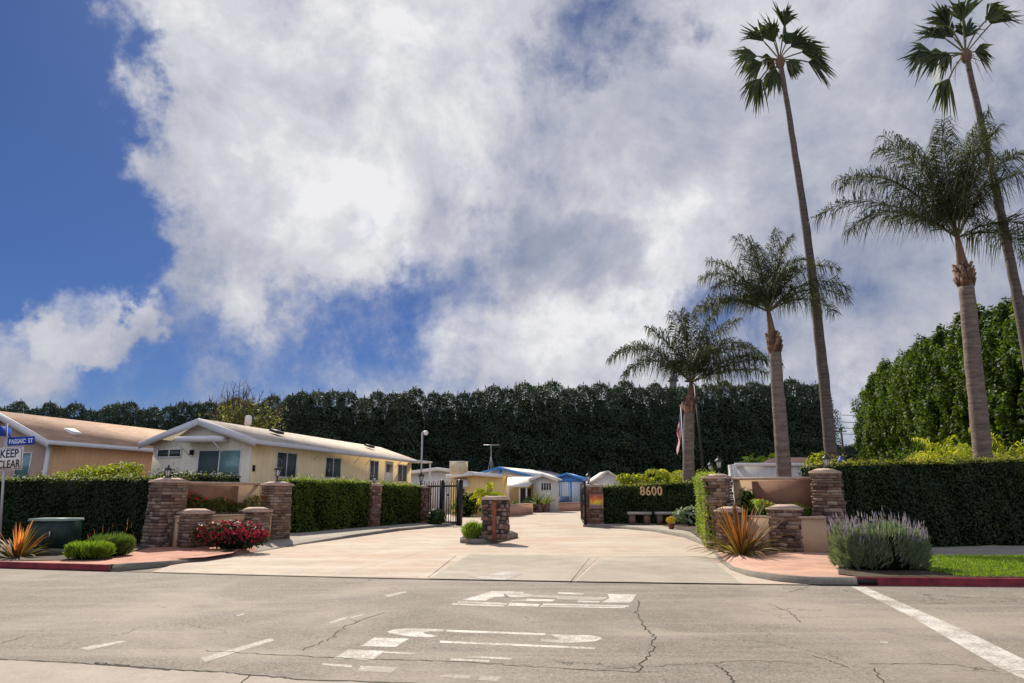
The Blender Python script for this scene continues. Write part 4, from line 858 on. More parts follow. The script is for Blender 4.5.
t, W, ze_, zr_ = slabhouse('white_house', 'long off-white house seen between the iron gate bars and the yellow house', 405, 468, 58, 473, 469, 'offwhite', 'roofwhite', L=10)
k = MB(); k.b2(-W*.5,-W*.3,-.03,0,0,2.2); k.build('garage_door', M['pale'], t)
t, W, ze_, zr_ = slabhouse('yellow_house', 'butter yellow flat roofed house with a cooler box on its roof behind the gate', 450, 499, 52, 476, 474, 'butter', 'butter', L=2.6)
z_ = Zat(474,52.5); k = MB(); x_ = lambda px: (at(px,480,52)[0]-at(506,480,52)[0])/math.cos(AZ)
cl = thing('rooftop_cooler', 'square cream cooler box on the roof of the butter yellow house', 'cooler', (*at(458.5,480,53)[:2], z_-.05), AZ); w = 1.15
k = MB(); k.b2(-w/2,w/2,-w/2,w/2,.06,Zat(461.5,53)-z_); k.build('body', M['cooler'], cl)
k = MB(); k.b2(-w/2-.03,w/2+.03,-w/2-.03,w/2+.03,Zat(461.5,53)-z_,Zat(461.5,53)-z_+.06); k.build('lid', M['white'], cl)
k = MB(); [k.b2(-w/2+.1,w/2-.1,-w/2-.02,-w/2-.004,.2+i*.1,.24+i*.1) for i in range(5)]; k.build('louvre', M['soffit'], cl)
k = MB(); k.xz([(x_(461),Zat(487,51)),(x_(477),Zat(487,51)),(x_(477),Zat(487,51)+.08),(x_(461),Zat(487,51)+.08)], -1.0, -.01); aw = MB(); 
z1_, z2_ = Zat(478,52), Zat(487,51.2); aw.add([(x_(460),0,z1_),(x_(473),0,z1_),(x_(480),-1.1,z2_),(x_(468),-1.1,z2_),(x_(460),0,z1_+.06),(x_(473),0,z1_+.06),(x_(480),-1.1,z2_+.06),(x_(468),-1.1,z2_+.06)], [(0,3,2,1),(4,5,6,7),(0,1,5,4),(1,2,6,5),(2,3,7,6),(3,0,4,7)]); aw.build('awning', M['roofwhite'], t)
window(t, x_(463), x_(472), Zat(499,52), Zat(488,52), 0, name='window'); window(t, x_(452), x_(456.5), Zat(497,52), Zat(493,52), 0, bars=0)
t, W, ze_, zr_ = slabhouse('blue_trimmed_house', 'white house with a blue trimmed gable far behind the gate', 470, 530, 74, 476, 467.5, 'offwhite', 'roofwhite', L=16, rz=R(-24), trim='bluetrim')
k = MB(); k.b2(-W*.5-.1,-W*.5+.1,-.40,-.003,ze_-.2,zr_-.15); k.build('king_post', M['bluetrim'], t)
an = at(491,468,78); t = thing('tv_antenna', 'thin television antenna on a mast above the blue trimmed house', 'antenna', (an[0],78,an[2]-1.0)); zt_ = Zat(445,78)-an[2]+1.0
k = MB(); k.tube([(0,0,0),(0,0,zt_)], .05, 5); k.tube([(0,0,zt_*.65),(-.5,0,0)], .03, 4); k.tube([(0,0,zt_*.65),(.5,0,0)], .03, 4); k.build('mast', M['steel'], t)
k = MB(); k.tube([(-.95,0,zt_),(.95,0,zt_)], .045, 5)
for i in range(7): k.tube([(-.9+.3*i,-.5,zt_+.03),(-.9+.3*i,.5,zt_+.03)], .03, 4)
k.build('boom', M['steel'], t)
t, W, ze_, zr_ = slabhouse('cream_house', 'cream house with a striped white carport awning in the middle distance', 533, 554, 63, 479, 475, 'offwhite', 'roofwhite', L=2.5)
g0 = at(506,486,61); g1 = at(535,486,61)
# awning on posts with yellow wall behind it
xw = (g0[0]-g1[0])/math.cos(AZ)
M['stripe'] = siding('striped_awning', (.72,.70,.64), .36, 'x', .55)
zA, zB = Zat(477,63), Zat(487,60.5); aw = MB(); a0 = -W; aw.add([(a0+xw,1.5,zA),(a0+.3,1.5,zA),(a0-.1,-1.6,zB),(a0+xw-.2,-1.6,zB),(a0+xw,1.5,zA+.08),(a0+.3,1.5,zA+.08),(a0-.1,-1.6,zB+.08),(a0+xw-.2,-1.6,zB+.08)], [(0,3,2,1),(4,5,6,7),(0,1,5,4),(1,2,6,5),(2,3,7,6),(3,0,4,7)]); aw.build('awning', M['stripe'], t)
k = MB(); k.b2(a0+xw,a0-.02,1.6,1.8,0,zA-.1); k.build('carport_wall', M['butter'], t)
for q in (a0+xw+.05, a0+xw*.35, a0-.3): k = MB(); k.b2(q-.06,q+.06,-1.5,-1.38,0,zB+.02); k.build('awning_post', M['white'], t)
k = MB(); k.b2(a0+xw*.62,a0+xw*.2,1.53,1.595,0,2.2); k.build('garage_door', M['wood'], t)
window(t, -W*.62, -W*.12, Zat(490.5,63), Zat(482.5,63), 0, bars=3)
t, W, ze_, zr_ = slabhouse('blue_carport', 'blue gabled carport with blue and white striped side panels', 551, 584, 76, 479.5, 474, 'bluewhite', 'bluetrim', L=9, trim='bluetrim', oh=.15)
t['category'] = 'carport'; xr_ = W
k = MB(); k.xz([(-W,ze_-.25),(0,ze_-.25),(0,ze_),(-W*.5,zr_-.05),(-W,ze_)], -.06, -.004); k.build('gable_panel', M['bluetrim'], t)
for i in range(6): q = -W*.95+i*W*.18; k = MB(); k.b2(q,q+.16,-.05,-.004,0,ze_-.26); k.build('panel_rib', M['bluetrim'] if i % 2 else M['white'], t)
# car half hidden by the pink wall
cx = at(563,500,71); t = thing('parked_car', 'small dark blue car half hidden by the pink wall before the blue carport', 'car', (cx[0],72,0), R(75))
k = MB(); k.xz([(-1.9,.35),(1.9,.35),(1.95,.8),(1.2,.92),(.6,1.38),(-.9,1.42),(-1.7,.98),(-1.95,.85)], -.8, .8); k.build('body', plain('car_paint', (.02,.05,.13), .3, .1), t)
k = MB(); k.xz([(1.1,.95),(.62,1.32),(.55,1.32),(.5,.95)], -.72, .815); k.xz([(.4,.95),(.45,1.32),(-.8,1.34),(-1.2,.98)], -.815, .815); k.build('window_glass', M['glass'], t)
for q in ((-1.25,-.75),(-1.25,.75),(1.25,-.75),(1.25,.75)): k = MB(); k.tube([(q[0],q[1]-.11,.32),(q[0],q[1]+.11,.32)], .32, 14); k.build('wheel', M['signblack'], t)
for q in (-.55,.55): k = MB(); k.box((1.95,q,.68),(.06,.3,.14)); k.build('headlight', M['lampglass'], t)
# pink walls and planters along the inner road
def pwall(label, px0, Ya, px1, Yb, h, th=.25, mat='pinkwall'):
    a = np.array(at(px0,505,Ya)[:2]); b = np.array(at(px1,505,Yb)[:2]); t = thing('block_wall', label, 'wall', (a[0],a[1],0), math.atan2(b[1]-a[1],b[0]-a[0]), 'low pink walls along the inner road'); L = float(np.linalg.norm(b-a))
    k = MB(); k.b2(0,L,0,th,0,h-.08); k.build('wall', M[mat], t); k = MB(); k.b2(-.04,L+.04,-.04,th+.04,h-.08,h); k.build('coping', M['cap'], t); return t
pwall('low pink wall just right of the island pillar top', 504,49,533,57.5,.88)
pwall('low pink wall in front of the blue carport', 557,66,586,67,.85)
for (px, py, h, w, lb) in ((541,512.3,.85,1.5,'low red stone planter with agave plants'),(554,510.5,1.3,.8,'squat red stone column between the two pink walls'),(478,514,1.2,1.5,'squat red stone column in front of the yellow house')):
    a = G(px,py); stone_column('low_stone_column', lb, (a[0],a[1]+w/2), w, h, AZ, 'low stone columns in the park', 'redstone', course=.2)
def agave(label, px, py, Y, s, mats='grassy2', n=34, group=None):
    x, y, z = at(px,py,Y); t = thing('agave', label, 'plant', (x,y,z), 0, group); mb = MB(); D = RNG.normal(0,1,(n,3)); D[:,2] = np.abs(D[:,2])+.5; blades(mb, np.zeros((n,3)), D, s, s*.12); mb.build('leaf_rosette', M[mats], t); return t
agave('spiky agave left of centre on the red stone planter', 537,504,56.8,.95,'hedge_lit'); agave('spiky agave right of centre on the red stone planter', 546,504,56.8,.95,'grassy2')
for (px, py, rx_, hgt, Y_, lb, mt) in ((466,514,1.1,1.9,49.5,'dark shrub in front of the butter yellow house','hedge_lit'),(517,505,1.0,1.0,63.5,'low shrub under the striped awning','hedge_lit'),(528,500,.7,1.5,61.5,'grey leafed shrub in front of the cream house','grassy2')):
    x = at(px,505,Y_)[0]; blob_shrub('shrub', lb, (x,Y_,0), rx_, .7, hgt, mt, .25, 900, 'shrub')
# low white building behind the right planter
a = at(737,470,30); b = at(806,470,30); zt_ = Zat(463.5,30)
t = thing('white_building', 'low white walled building with pinkish roof behind the right planter', 'building', (a[0],30,0), R(-4)); W = b[0]-a[0]
k = MB(); k.b2(0,W,0,1.6,0,zt_); k.build('wall', M['offwhite'], t)
k = MB(); k.b2(-.1,W+.1,-.1,.0-.003,zt_-.12,zt_+.02); k.build('parapet', M['white'], t)
k = MB(); k.xz([(W*.45,zt_+.0),(W+.2,zt_+.0),(W+.1,zt_+.28),(W*.62,zt_+.28)], .3, 1.6); k.build('roof', plain('pink_roof', (.55,.32,.25), .85, .1), t)
# white and blue roofs behind the number hedge
for (p0, p1, py0, py1, Y, rm, lb) in ((594,622,481,472,70,'roofwhite','white roofed shed just left of the shrubs behind the number hedge'),(668,700,482,474,66,'bluetrim','blue roofed shelter behind the palm trunk by the benches')):
    a = at(p0,480,Y); b = at(p1,480,Y); W = b[0]-a[0]; t = thing('garden_shed', lb, 'shed', (b[0],Y,0)); ze_, zr_ = Zat(py0,Y), Zat(py1,Y)
    w_ = MB(); w_.xz([(-W,0),(0,0),(0,ze_),(-W/2,zr_-.02),(-W,ze_)],0,6); w_.build('wall', M['offwhite'], t); k = MB(); prismroof(k, W, 6, ze_, zr_, .3, .3, .15); k.build('roof', M[rm], t)
t = thing('patio_umbrella', 'closed blue patio umbrella beside the climber on the right', 'umbrella', (*at(842,470,23.5)[:2],0)); zu = Zat(456,23.5)
k = MB(); k.tube([(0,0,0),(0,0,zu)], .03, 6); k.build('pole', M['steel'], t); k = MB(); k.lathe([(.14,zu-.95),(.17,zu-.5),(.13,zu-.2),(.02,zu)], n=10); k.build('canopy', M['blue'], t)

# shrubs and small palms above hedges
for (p0,p1,yt,yb,Y,mt,lb) in ((612,655,471,487,50,'mound','bright rounded shrub with reddish tips above the left half of the number hedge'),(650,672,475,487,50,'mound','low yellow green shrub above the middle of the number hedge')):
    tall_shrub('flowering_shrub', lb, p0,p1,yt,yb,Y,mt,.22,2600,'shrubs rising behind the number hedge')

# ================================================================ palms
def frond_mesh(d0, L, droop, lw=.035, ll=.62, st=26, curl=0.0, seed=0, up=.15):
    rg = np.random.default_rng(seed); k = 16; p = np.zeros(3); d = np.array(d0, float); d /= np.linalg.norm(d); pts = [p.copy()]; ds = [d.copy()]
    for i in range(k):
        p = p+d*L/k; u = (i+1)/k; d = d+np.array([0,0,-droop*(.25+1.5*u)/k*2]); d /= np.linalg.norm(d); pts.append(p.copy()); ds.append(d.copy())
    pts = np.array(pts); ds = np.array(ds); n = st*2; V = []
    for i in range(st):
        u = .16+.84*(i/(st-1))**.95; q = u*k; j = min(int(q), k-1); f = q-j; P = pts[j]*(1-f)+pts[j+1]*f; D = ds[j]*(1-f)+ds[j+1]*f
        S = np.cross(D, [0,0,1.0]); S /= np.linalg.norm(S)+1e-6; N = np.cross(S, D); l = ll*(math.sin(PI*min(1,(u-.02)*.95)**.8)*.75+.28)
        for sg in (-1, 1):
            for rep in range(2):
                v = S*sg*rg.uniform(.6,1.0)+D*rg.uniform(.1,.75)+N*rg.uniform(-.4,.7); v /= np.linalg.norm(v); LL = l*rg.uniform(.75,1.15)
                a = P; b = P+v*LL*.4; v2 = v*.8+np.array([0,0,-.9-rg.uniform(0,1.3)]); v2 /= np.linalg.norm(v2); c = b+v2*LL*.6
                w = np.cross(v, rg.normal(0,1,3)); w /= np.linalg.norm(w)+1e-6; w = w*lw/2
                V.append([a-w*.4, a+w*.4, b+w*.9, b-w*.9]); V.append([b-w*.9, b+w*.9, c+w*.1, c-w*.1])
    return pts, np.array(V).reshape(-1,3)
def palm_crown(t, top, specs, lw, ll, st=26, mats='frond', stem='rachis', r0=.035):
    for i, (ph, dp, L, dr) in enumerate(specs):
        ph, dp = R(ph), R(dp); d = (math.cos(ph)*math.cos(dp), math.sin(dp), math.sin(ph)*math.cos(dp)); pts, V = frond_mesh(d, L, dr, lw, ll, st, seed=i*13+int(L*100))
        mb = MB(); mb.bulk = [(V+np.array(top), 0)]; mb.tube(pts+np.array(top), [r0*(1-.85*j/16) for j in range(17)], 5, m=1)
        mb.build('frond', [M[mats], M[stem]], t)
def trunk_mesh(p0, p1, r0, r1, k=14, bend=0.0, wob=.01, flare=.25):
    P = []; Rr = []
    for i in range(k+1):
        u = i/k; P.append(np.array(p0)*(1-u)+np.array(p1)*u+np.array([bend*math.sin(PI*u)+random.uniform(-wob,wob),random.uniform(-wob,wob),0])); Rr.append((r0*(1-u)+r1*u)*(1+flare*max(0,1-u*8))*random.uniform(.97,1.03))
    return P, Rr
def queen_palm(label, base, shaft, top, rb, rt, specs, lw, ll, st=26, bend=0.0):
    """base on the ground, shaft: where the leaf boots start, top: where the fronds leave"""
    t = thing('queen_palm', label, 'palm tree', base, 0, 'palms round the entrance'); b = np.array(base); s = np.array(shaft)-b; tp = np.array(top)-b
    P, Rr = trunk_mesh((0,0,0), s, rb, rt, 26, bend); k = MB(); k.tube(P, Rr, 14); k.build('trunk', M['bark'], t, smooth=True)
    k = MB(); n = 46
    for i in range(n):
        u = random.uniform(-.08,.34); a = random.uniform(0,2*PI); c = s+(tp-s)*u; rr_ = rt*(1.42-1.3*abs(u-.06)); dv_ = np.array([math.cos(a),math.sin(a),0]); q = c+dv_*rr_*.75; L_ = rt*1.5
        e = q+dv_*rt*.5+np.array([0,0,L_*.8]); wv = np.cross(dv_, [0,0,1])*rt*.38; th_ = dv_*.05
        k.add([q-wv,q+wv,e+wv*.6,e-wv*.6,q-wv-th_,q+wv-th_,e+wv*.6-th_,e-wv*.6-th_], [(0,1,2,3),(7,6,5,4),(0,4,5,1),(1,5,6,2),(2,6,7,3),(3,7,4,0)])
    k.build('leaf_boots', M['boot'], t)
    k = MB(); k.tube([s-(tp-s)*.05, s+(tp-s)*.25, s+(tp-s)*.6, tp+(tp-s)*.05], [rt*.9, rt*.95, rt*.6, rt*.32], 10); k.build('crown_shaft', M['boot'], t, smooth=True)
    palm_crown(t, tp, specs, lw, ll, st); return t
def trail(px, py, Y, z=None): x, y, zz = at(px, py, Y); return (x, y, zz if z is None else z)
# palm by the benches
Yp = 41.6; bx_, by_ = G(688,522,RAISE); Yp = by_
queen_palm('queen palm standing by the benches, lowest and farthest of the feathery palms', (bx_,by_,RAISE), at(689,412,Yp), at(691,383,Yp), .34, .29,
  [(130,0,5.5,.95),(137,-8,4.6,1.0),(124,8,4.9,.8),(112,0,4.2,.6),(101,-8,4.2,.4),(93,0,4.4,.35),(85,8,4.5,.4),(76,-5,4.7,.5),(68,0,5.0,.7),(60,8,5.0,.85),(30,0,5.5,.42),(24,6,4.9,.4),(37,-6,4.7,.5),(97,40,3.2,.6),(80,-40,3.2,.6),(55,-12,4.6,.9)], .052, 1.7, 52)
# palm in the middle behind planter
Yp = 23.4; zb = RAISE
queen_palm('queen palm rising from behind the right planter wall, middle one of the feathery palms', (at(788,530,Yp)[0],Yp,zb), at(775,352,Yp), at(768.5,312,Yp), .28, .21,
  [(152,0,2.6,.7),(145,8,2.9,.8),(122,0,3.1,.9),(113,8,3.2,.7),(105,-8,3.1,.5),(97,0,3.0,.4),(91,8,3.0,.35),(85,-8,3.1,.4),(77,0,3.3,.6),(70,8,3.3,.8),(62,-8,3.3,1.0),(40,0,3.4,.85),(33,8,3.0,.8),(47,-12,3.2,.9),(96,40,2.3,.6),(84,-40,2.3,.6),(130,-15,2.8,.9)], .030, 1.1, 52)
# big palm on the right
Yp = 22.8
queen_palm('large queen palm with thick pale trunk behind the long right hedge', (at(991,540,Yp)[0],Yp,zb), at(966,285,Yp), at(957.5,238,Yp), .31, .25,
  [(143,0,5.7,.72),(149,-8,4.9,.8),(120,0,5.2,1.0),(115,8,5.3,.9),(111,-8,5.2,1.05),(106,0,4.9,.65),(99,6,4.7,.5),(94,-8,4.5,.4),(89,0,4.7,.4),(85,8,4.9,.45),(80,-6,5.1,.55),(75,0,5.3,.7),(70,6,5.2,.8),(63,-10,4.6,1.05),(30,0,3.8,.8),(22,10,3.4,.8),(102,35,3.6,.6),(82,-35,3.6,.6),(92,-25,4.2,.5),(78,22,4.6,.6)], .034, 1.55, 60)

def fan_palm(label, base, top, rb, rt, leaves_, bend, sc_=1.0, seed=2, group='palms round the entrance'):
    rg = random.Random(seed); t = thing('fan_palm', label, 'palm tree', base, 0, group); b = np.array(base); tp = np.array(top)-b
    P, Rr = trunk_mesh((0,0,0), tp, rb, rt, 40, bend, .012); k = MB(); k.tube(P, Rr, 14); k.build('trunk', M['barkdark'], t, smooth=True)
    k = MB(); k.sphere(tp, .2*sc_, 8, 6, sc=(1,1,1.7)); k.build('leaf_boots', M['boot'], t)
    for i, (ph, dp, pl_, rad) in enumerate(leaves_):
        pl_ *= .78; rad *= 1.12; ph, dp = R(ph), R(dp); d = np.array([math.cos(ph)*math.cos(dp), math.sin(dp), math.sin(ph)*math.cos(dp)]); c = tp+np.array([0,0,.1]); pt = [c]
        for q in range(6): c = c+d*pl_*sc_/6; d = d+np.array([0,0,-.02-.05*(i % 3)]); d /= np.linalg.norm(d); pt.append(c)
        mb = MB(); mb.tube(pt, [.03*sc_]*7, 5, m=1); S = np.cross(d, [rg.uniform(-.5,.5), 1, rg.uniform(-.2,.5)]); S /= np.linalg.norm(S); N = np.cross(S, d); V = []
        for j in range(30):
            a = (j/29-.5)*R(rg.uniform(62,92))+rg.uniform(-.05,.05); r_ = rad*sc_*(.62+.45*math.cos(a))*rg.uniform(.8,1.12); v = d*math.cos(a)+S*math.sin(a)+N*rg.uniform(-.18,.18); w = np.cross(v, N); w = w/np.linalg.norm(w)*.055*sc_
            m_ = c+v*r_*.55; e_ = c+v*r_+np.array([0,0,-.36*rad*sc_*rg.uniform(.3,1.8)]); V += [[c-w*.15,c+w*.15,m_+w,m_-w],[m_-w,m_+w,e_+w*.1,e_-w*.1]]
        mb.bulk = [(np.array(V).reshape(-1,3), 0)]; mb.build('leaf', [M['fan'], M['rachis']], t)
    k = MB(); 
    for j in range(16): a = rg.uniform(0,2*PI); e = tp+np.array([math.cos(a)*rg.uniform(.3,.9), math.sin(a)*rg.uniform(.3,.9), -rg.uniform(.3,1.5)])*sc_; k.tube([tp, (tp+e)/2+np.array([math.cos(a)*.15,math.sin(a)*.15,.25]), e], [.012,.009,.004], 4)
    k.build('hanging_stalks', M['boot'], t); return t
Yt = 24.6
fan_palm('very tall slender fan palm leaning left, near the planter lantern', (at(838,540,Yt)[0],Yt,zb), at(780,62,Yt), .245, .095,
  [(166,0,1.25,1.05),(172,12,.9,.8),(212,5,1.55,1.0),(118,5,1.5,1.05),(108,-15,1.0,1.0),(92,5,1.75,1.15),(82,-10,1.9,1.1),(70,8,1.3,1.1),(60,-12,.9,.9),(24,0,1.35,1.05),(12,8,1.7,1.0),(235,20,.5,.8),(95,50,.8,.8),(345,-10,.35,.6)], .25, 1.0, 4)
Yt = 23.0
fan_palm('very tall slender fan palm at the right edge, crossing the large queen palm', (at(1058,540,Yt)[0],Yt,zb), at(966,56,Yt), .235, .095,
  [(176,0,1.6,1.0),(160,12,.9,.9),(224,5,1.6,1.0),(128,5,1.2,1.1),(118,-12,1.6,1.0),(104,5,1.1,1.15),(92,-8,1.7,1.1),(78,6,1.1,1.1),(66,-5,2.1,1.0),(50,0,2.3,1.05),(30,10,.6,.7),(110,50,.8,.8),(195,-15,1.0,.6)], .2, 1.05, 9)

def small_palm(label, px0, px1, pytop, pyb, Y, mats, L, n=16, group='small palms behind the hedges', lw=.05, st=14, z0=0):
    px = (px0+px1)/2; x, y, z = at(px, pyb, Y); t = thing('small_palm', label, 'palm tree', (x,y,z0), 0, group); h = z-z0
    k = MB(); k.tube([(0,0,0),(0.03,0,h*.5),(0,0,h)], [.16,.13,.12], 8); k.build('trunk', M['bark'], t)
    rg = random.Random(int(px)); sp = [(rg.uniform(15,165), rg.uniform(-70,70), L*rg.uniform(.8,1.15), rg.uniform(.6,1.1)) for _ in range(n)]
    palm_crown(t, (0,0,h), sp, lw, L*.3, st, mats, 'rachis', .02); return t
small_palm('small bushy palm with yellow green fronds above the number hedge', 655,685,462,482,50,'fresh_frond',1.9,20,lw=.09)
small_palm('rounded palm left of the pair above the white building', 742,762,448,466,34,'grassy',.75,34,lw=.07)
small_palm('rounded palm right of the pair, nearest the palm trunk above the white building', 763,778,445,463,34,'grassy',.6,30,lw=.07)
small_palm('small yellow palm behind the right hedge left of the thick trunk', 928,965,436,462,24,'fresh_frond',1.5,18,lw=.05)
small_palm('small green palm behind the right hedge at the frame edge', 990,1024,430,460,24.5,'fresh_frond',1.7,18,lw=.05)
small_palm('low yellow palm touching the thick trunk behind the right hedge', 965,985,440,460,24.5,'fresh_frond',1.1,14,lw=.05)
small_palm('small palm with spiky fronds in front of the butter yellow house', 475,505,480,497,47,'fresh_frond',1.5,22,lw=.08)
# ================================================================ lamps, flag, poles
x, y = at(704,480,47)[:2]; zt_ = Zat(386,47); t = thing('tall_street_lamp', 'tall dark lamp post with a small head close behind the palm by the benches', 'street lamp', (x,y,RAISE))
k = MB(); k.tube([(0,0,0),(-.05,0,zt_*.5),(-.22,0,zt_)], [.12,.10,.08], 8); k.build('post', M['darkmetal'], t)
k = MB(); k.tube([(-.22,0,zt_),(-.7,-.2,zt_+.25)], .05, 6); k.build('arm', M['darkmetal'], t); k = MB(); k.sphere((-.78,-.22,zt_+.2), .2, 10, 6, sc=(1.3,.8,.5)); k.build('head', M['darkmetal'], t)
x, y = at(421,480,44)[:2]; zt_ = Zat(434,44); t = thing('camera_pole', 'thin galvanised pole with a white dome camera behind the left gate', 'pole', (x,y,RAISE))
k = MB(); k.tube([(0,0,0),(0,0,zt_)], .06, 8); k.build('pole', M['steel'], t); k = MB(); k.tube([(0,0,zt_),(.22,-.05,zt_+.06)], .03, 5); k.build('arm', M['steel'], t)
k = MB(); k.sphere((.24,-.05,zt_-.06), .16, 10, 7); k.build('dome_camera', M['signwhite'], t)
lan(421,486,43.6,'lantern at the foot of the camera pole behind the left gate', 1.5)
lan(588.5,486,c5[1]+.4,'lantern on the red stone column with the plaque', 1.2)
# flag
x, y = at(684.5,470,54)[:2]; zt_ = Zat(408,54); t = thing('flagpole', 'slim white flagpole almost hidden by the palm trunk near the benches', 'flagpole', (x,y,RAISE))
k = MB(); k.tube([(0,0,0),(0,0,zt_)], [.06,.04], 8); k.build('pole', M['white'], t); k = MB(); k.sphere((0,0,zt_+.05), .09, 8, 6); k.build('finial', M['cap'], t)
ft = Zat(412,54); fb = Zat(457,54); fl = thing('flag', 'limp red white and blue national flag hanging from the flagpole', 'flag', (x-.05,y-.05,0)); H_ = (ft-fb)
m_, nt_, out_ = newmat('flag_cloth'); u_ = nd(nt_, 'ShaderNodeAttribute', attribute_name='flaguv'); s_ = nd(nt_, 'ShaderNodeSeparateXYZ'); nt_.links.new(u_.outputs['Vector'], s_.inputs[0])
strp = math_(nt_, 'GREATER_THAN', math_(nt_, 'FRACT', math_(nt_, 'MULTIPLY', s_.outputs[1], 6.5)), .5); c1_ = mix(nt_, strp, (.60,.05,.07), (.80,.76,.74))
cant = math_(nt_, 'MULTIPLY', math_(nt_, 'LESS_THAN', s_.outputs[0], .4), math_(nt_, 'LESS_THAN', s_.outputs[1], .54)); c1_ = mix(nt_, cant, c1_, (.10,.14,.34))
vo_ = nd(nt_, 'ShaderNodeTexVoronoi', i_Scale=16.0); nt_.links.new(u_.outputs['Vector'], vo_.inputs['Vector']); star = math_(nt_, 'MULTIPLY', cant, math_(nt_, 'LESS_THAN', vo_.outputs['Distance'], .28)); c1_ = mix(nt_, star, c1_, (.8,.8,.8))
p_ = nd(nt_, 'ShaderNodeBsdfPrincipled'); p_.inputs['Roughness'].default_value = .8; nt_.links.new(c1_, p_.inputs['Base Color']); nt_.links.new(p_.outputs[0], out_.inputs[0])
V = []; UV = []; nu, nv = 22, 24
for j in range(nv+1):
    for i in range(nu+1):
        u, v = i/nu, j/nv; z = ft-v*H_*.52-u*H_*.48*(1-.0*v); X_ = -.02-.62*u*(1-.45*u)-.10*math.sin(v*7+u*9)*u; Y_ = .26*math.sin(u*13+v*1.5)*(.2+u)*.9
        V.append((X_,Y_,z)); UV.append((u,v,0))
mb = MB(); mb.add(V, [(j*(nu+1)+i, j*(nu+1)+i+1, (j+1)*(nu+1)+i+1, (j+1)*(nu+1)+i) for j in range(nv) for i in range(nu)]); o = mb.build('cloth', m_, fl, smooth=True)
at_ = o.data.attributes.new('flaguv', 'FLOAT_VECTOR', 'POINT'); at_.data.foreach_set('vector', np.array(UV).ravel())
# distant tower, pole, utility pole and wires
x, y, z = at(673,380,150); zt_ = Zat(372,150); t = thing('water_tower', 'small grey tower top poking above the far tree wall', 'tower', (x,150,0))
k = MB(); k.lathe([(.9,0),(.8,zt_-2.4),(1.0,zt_-2.2),(1.0,zt_-1.2),(.6,zt_-1.1),(.6,zt_)], n=12); k.build('shaft', plain('grey_concrete', (.16,.17,.19), .9), t); k = MB(); k.lathe([(1.3,zt_-2.2),(1.3,zt_-2.0)], n=12); k.build('gallery', M['darkmetal'], t)
x, y, z = at(719,384,140); zt_ = Zat(367,140); t = thing('wooden_pole', 'plain wooden pole end rising above the far tree wall', 'pole', (x,140,0)); k = MB(); k.tube([(0,0,0),(0,0,zt_)], [.45,.35], 8); k.build('shaft', M['wood'], t)
k = MB(); k.tube([(0,0,zt_),(0,0,zt_+.2)], .2, 8); k.build('cap', M['steel'], t)
x, y, z = at(842,440,120); zt_ = Zat(428,120); t = thing('utility_pole', 'utility pole with crossarm in the gap between the two tree walls', 'utility pole', (x,120,0))
k = MB(); k.tube([(0,0,0),(0,0,zt_)], [.25,.18], 8); k.build('pole', M['wood'], t); k = MB(); k.box((0,0,zt_-.6),(2.0,.15,.18)); k.build('crossarm', M['wood'], t)
for i, (pa_, pb_) in enumerate(((415,416),(422,424),(428,430),(434,434))):
    a = at(842,pa_,121+i); b = at(960,pb_-8,135+i); k = MB(); pts = []
    for q in range(13): u = q/12; pts.append((a[0]*(1-u)+b[0]*u, a[1]*(1-u)+b[1]*u, a[2]*(1-u)+b[2]*u-1.2*4*u*(1-u)*.5))
    tag(k.tube(pts, .055, 4) and k.build('power_line', M['black']), ['topmost','second highest','third highest','lowest'][i]+' power line crossing the sky gap on the right', 'power line', 'power lines in the sky gap')

# ================================================================ trees
def far_tree(seed, H=17.0, r=2.5, n=9500, leaf=.29):
    rg = np.random.default_rng(seed); t = thing('evergreen_tree', 'tall dark evergreen in the long tree wall behind the houses', 'tree', (0,0,0), 0, 'dark evergreens in the far tree wall')
    k = MB(); k.tube([(0,0,0),(.1,0,H*.55),(0,0,H*.9)], [.28,.16,.04], 7); k.build('trunk', M['wood'], t)
    z = rg.uniform(0,1,n)**.85*H; u = z/H; ph = rg.uniform(0,2*PI,4); th = rg.uniform(0,2*PI,n)
    prof = np.where(u < .08, .85, np.where(u < .8, 1.0, np.maximum(0, (1-u)/.2)**.4)); prof = np.where(u > .93, np.maximum(prof, .3), prof); lump = 1+.16*np.sin(th*3+ph[0]+z*.7)+.14*np.sin(z*1.6+ph[1]+th)+.1*np.sin(z*3.7+th*2+ph[2])
    rr_ = r*prof*lump*(1-np.abs(rg.normal(0,.16,n))); P = np.stack([rr_*np.cos(th), rr_*np.sin(th), z+rg.normal(0,.12,n)],1)
    # a few leading shoots at the top
    sh = 420; a = rg.integers(0,4,sh); ang = ph[a % 4]; q = rg.uniform(0,1,sh); S = np.stack([np.cos(ang)*(1.25*(a > 0))+rg.normal(0,.26,sh)*(1-q)**.8, np.sin(ang)*1.25*(a > 0)+rg.normal(0,.26,sh)*(1-q)**.8, H*.9+q*(.135*H*np.array([1,.7,.85,.6])[a])],1)
    Nn = np.stack([np.cos(th), np.sin(th), .5+0*th],1); mb = MB(); mb.leaves(P, Nn, leaf, .5, spread=.6, rng=rg, droop=.3); mb.leaves(S, np.tile([0,-1,.3],(sh,1)), leaf*.7, .45, rng=rg)
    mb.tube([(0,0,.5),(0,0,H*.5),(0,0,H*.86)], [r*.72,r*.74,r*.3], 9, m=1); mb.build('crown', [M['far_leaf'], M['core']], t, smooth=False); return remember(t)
protos = [far_tree(s) for s in (1,2,3,4)]; used = set()
tops = [(-60,405),(0,403),(60,404),(120,402),(185,404),(200,400),(280,396),(300,392),(360,390),(420,388),(480,385),(560,381),(640,381),(720,380),(800,379),(846,378)]
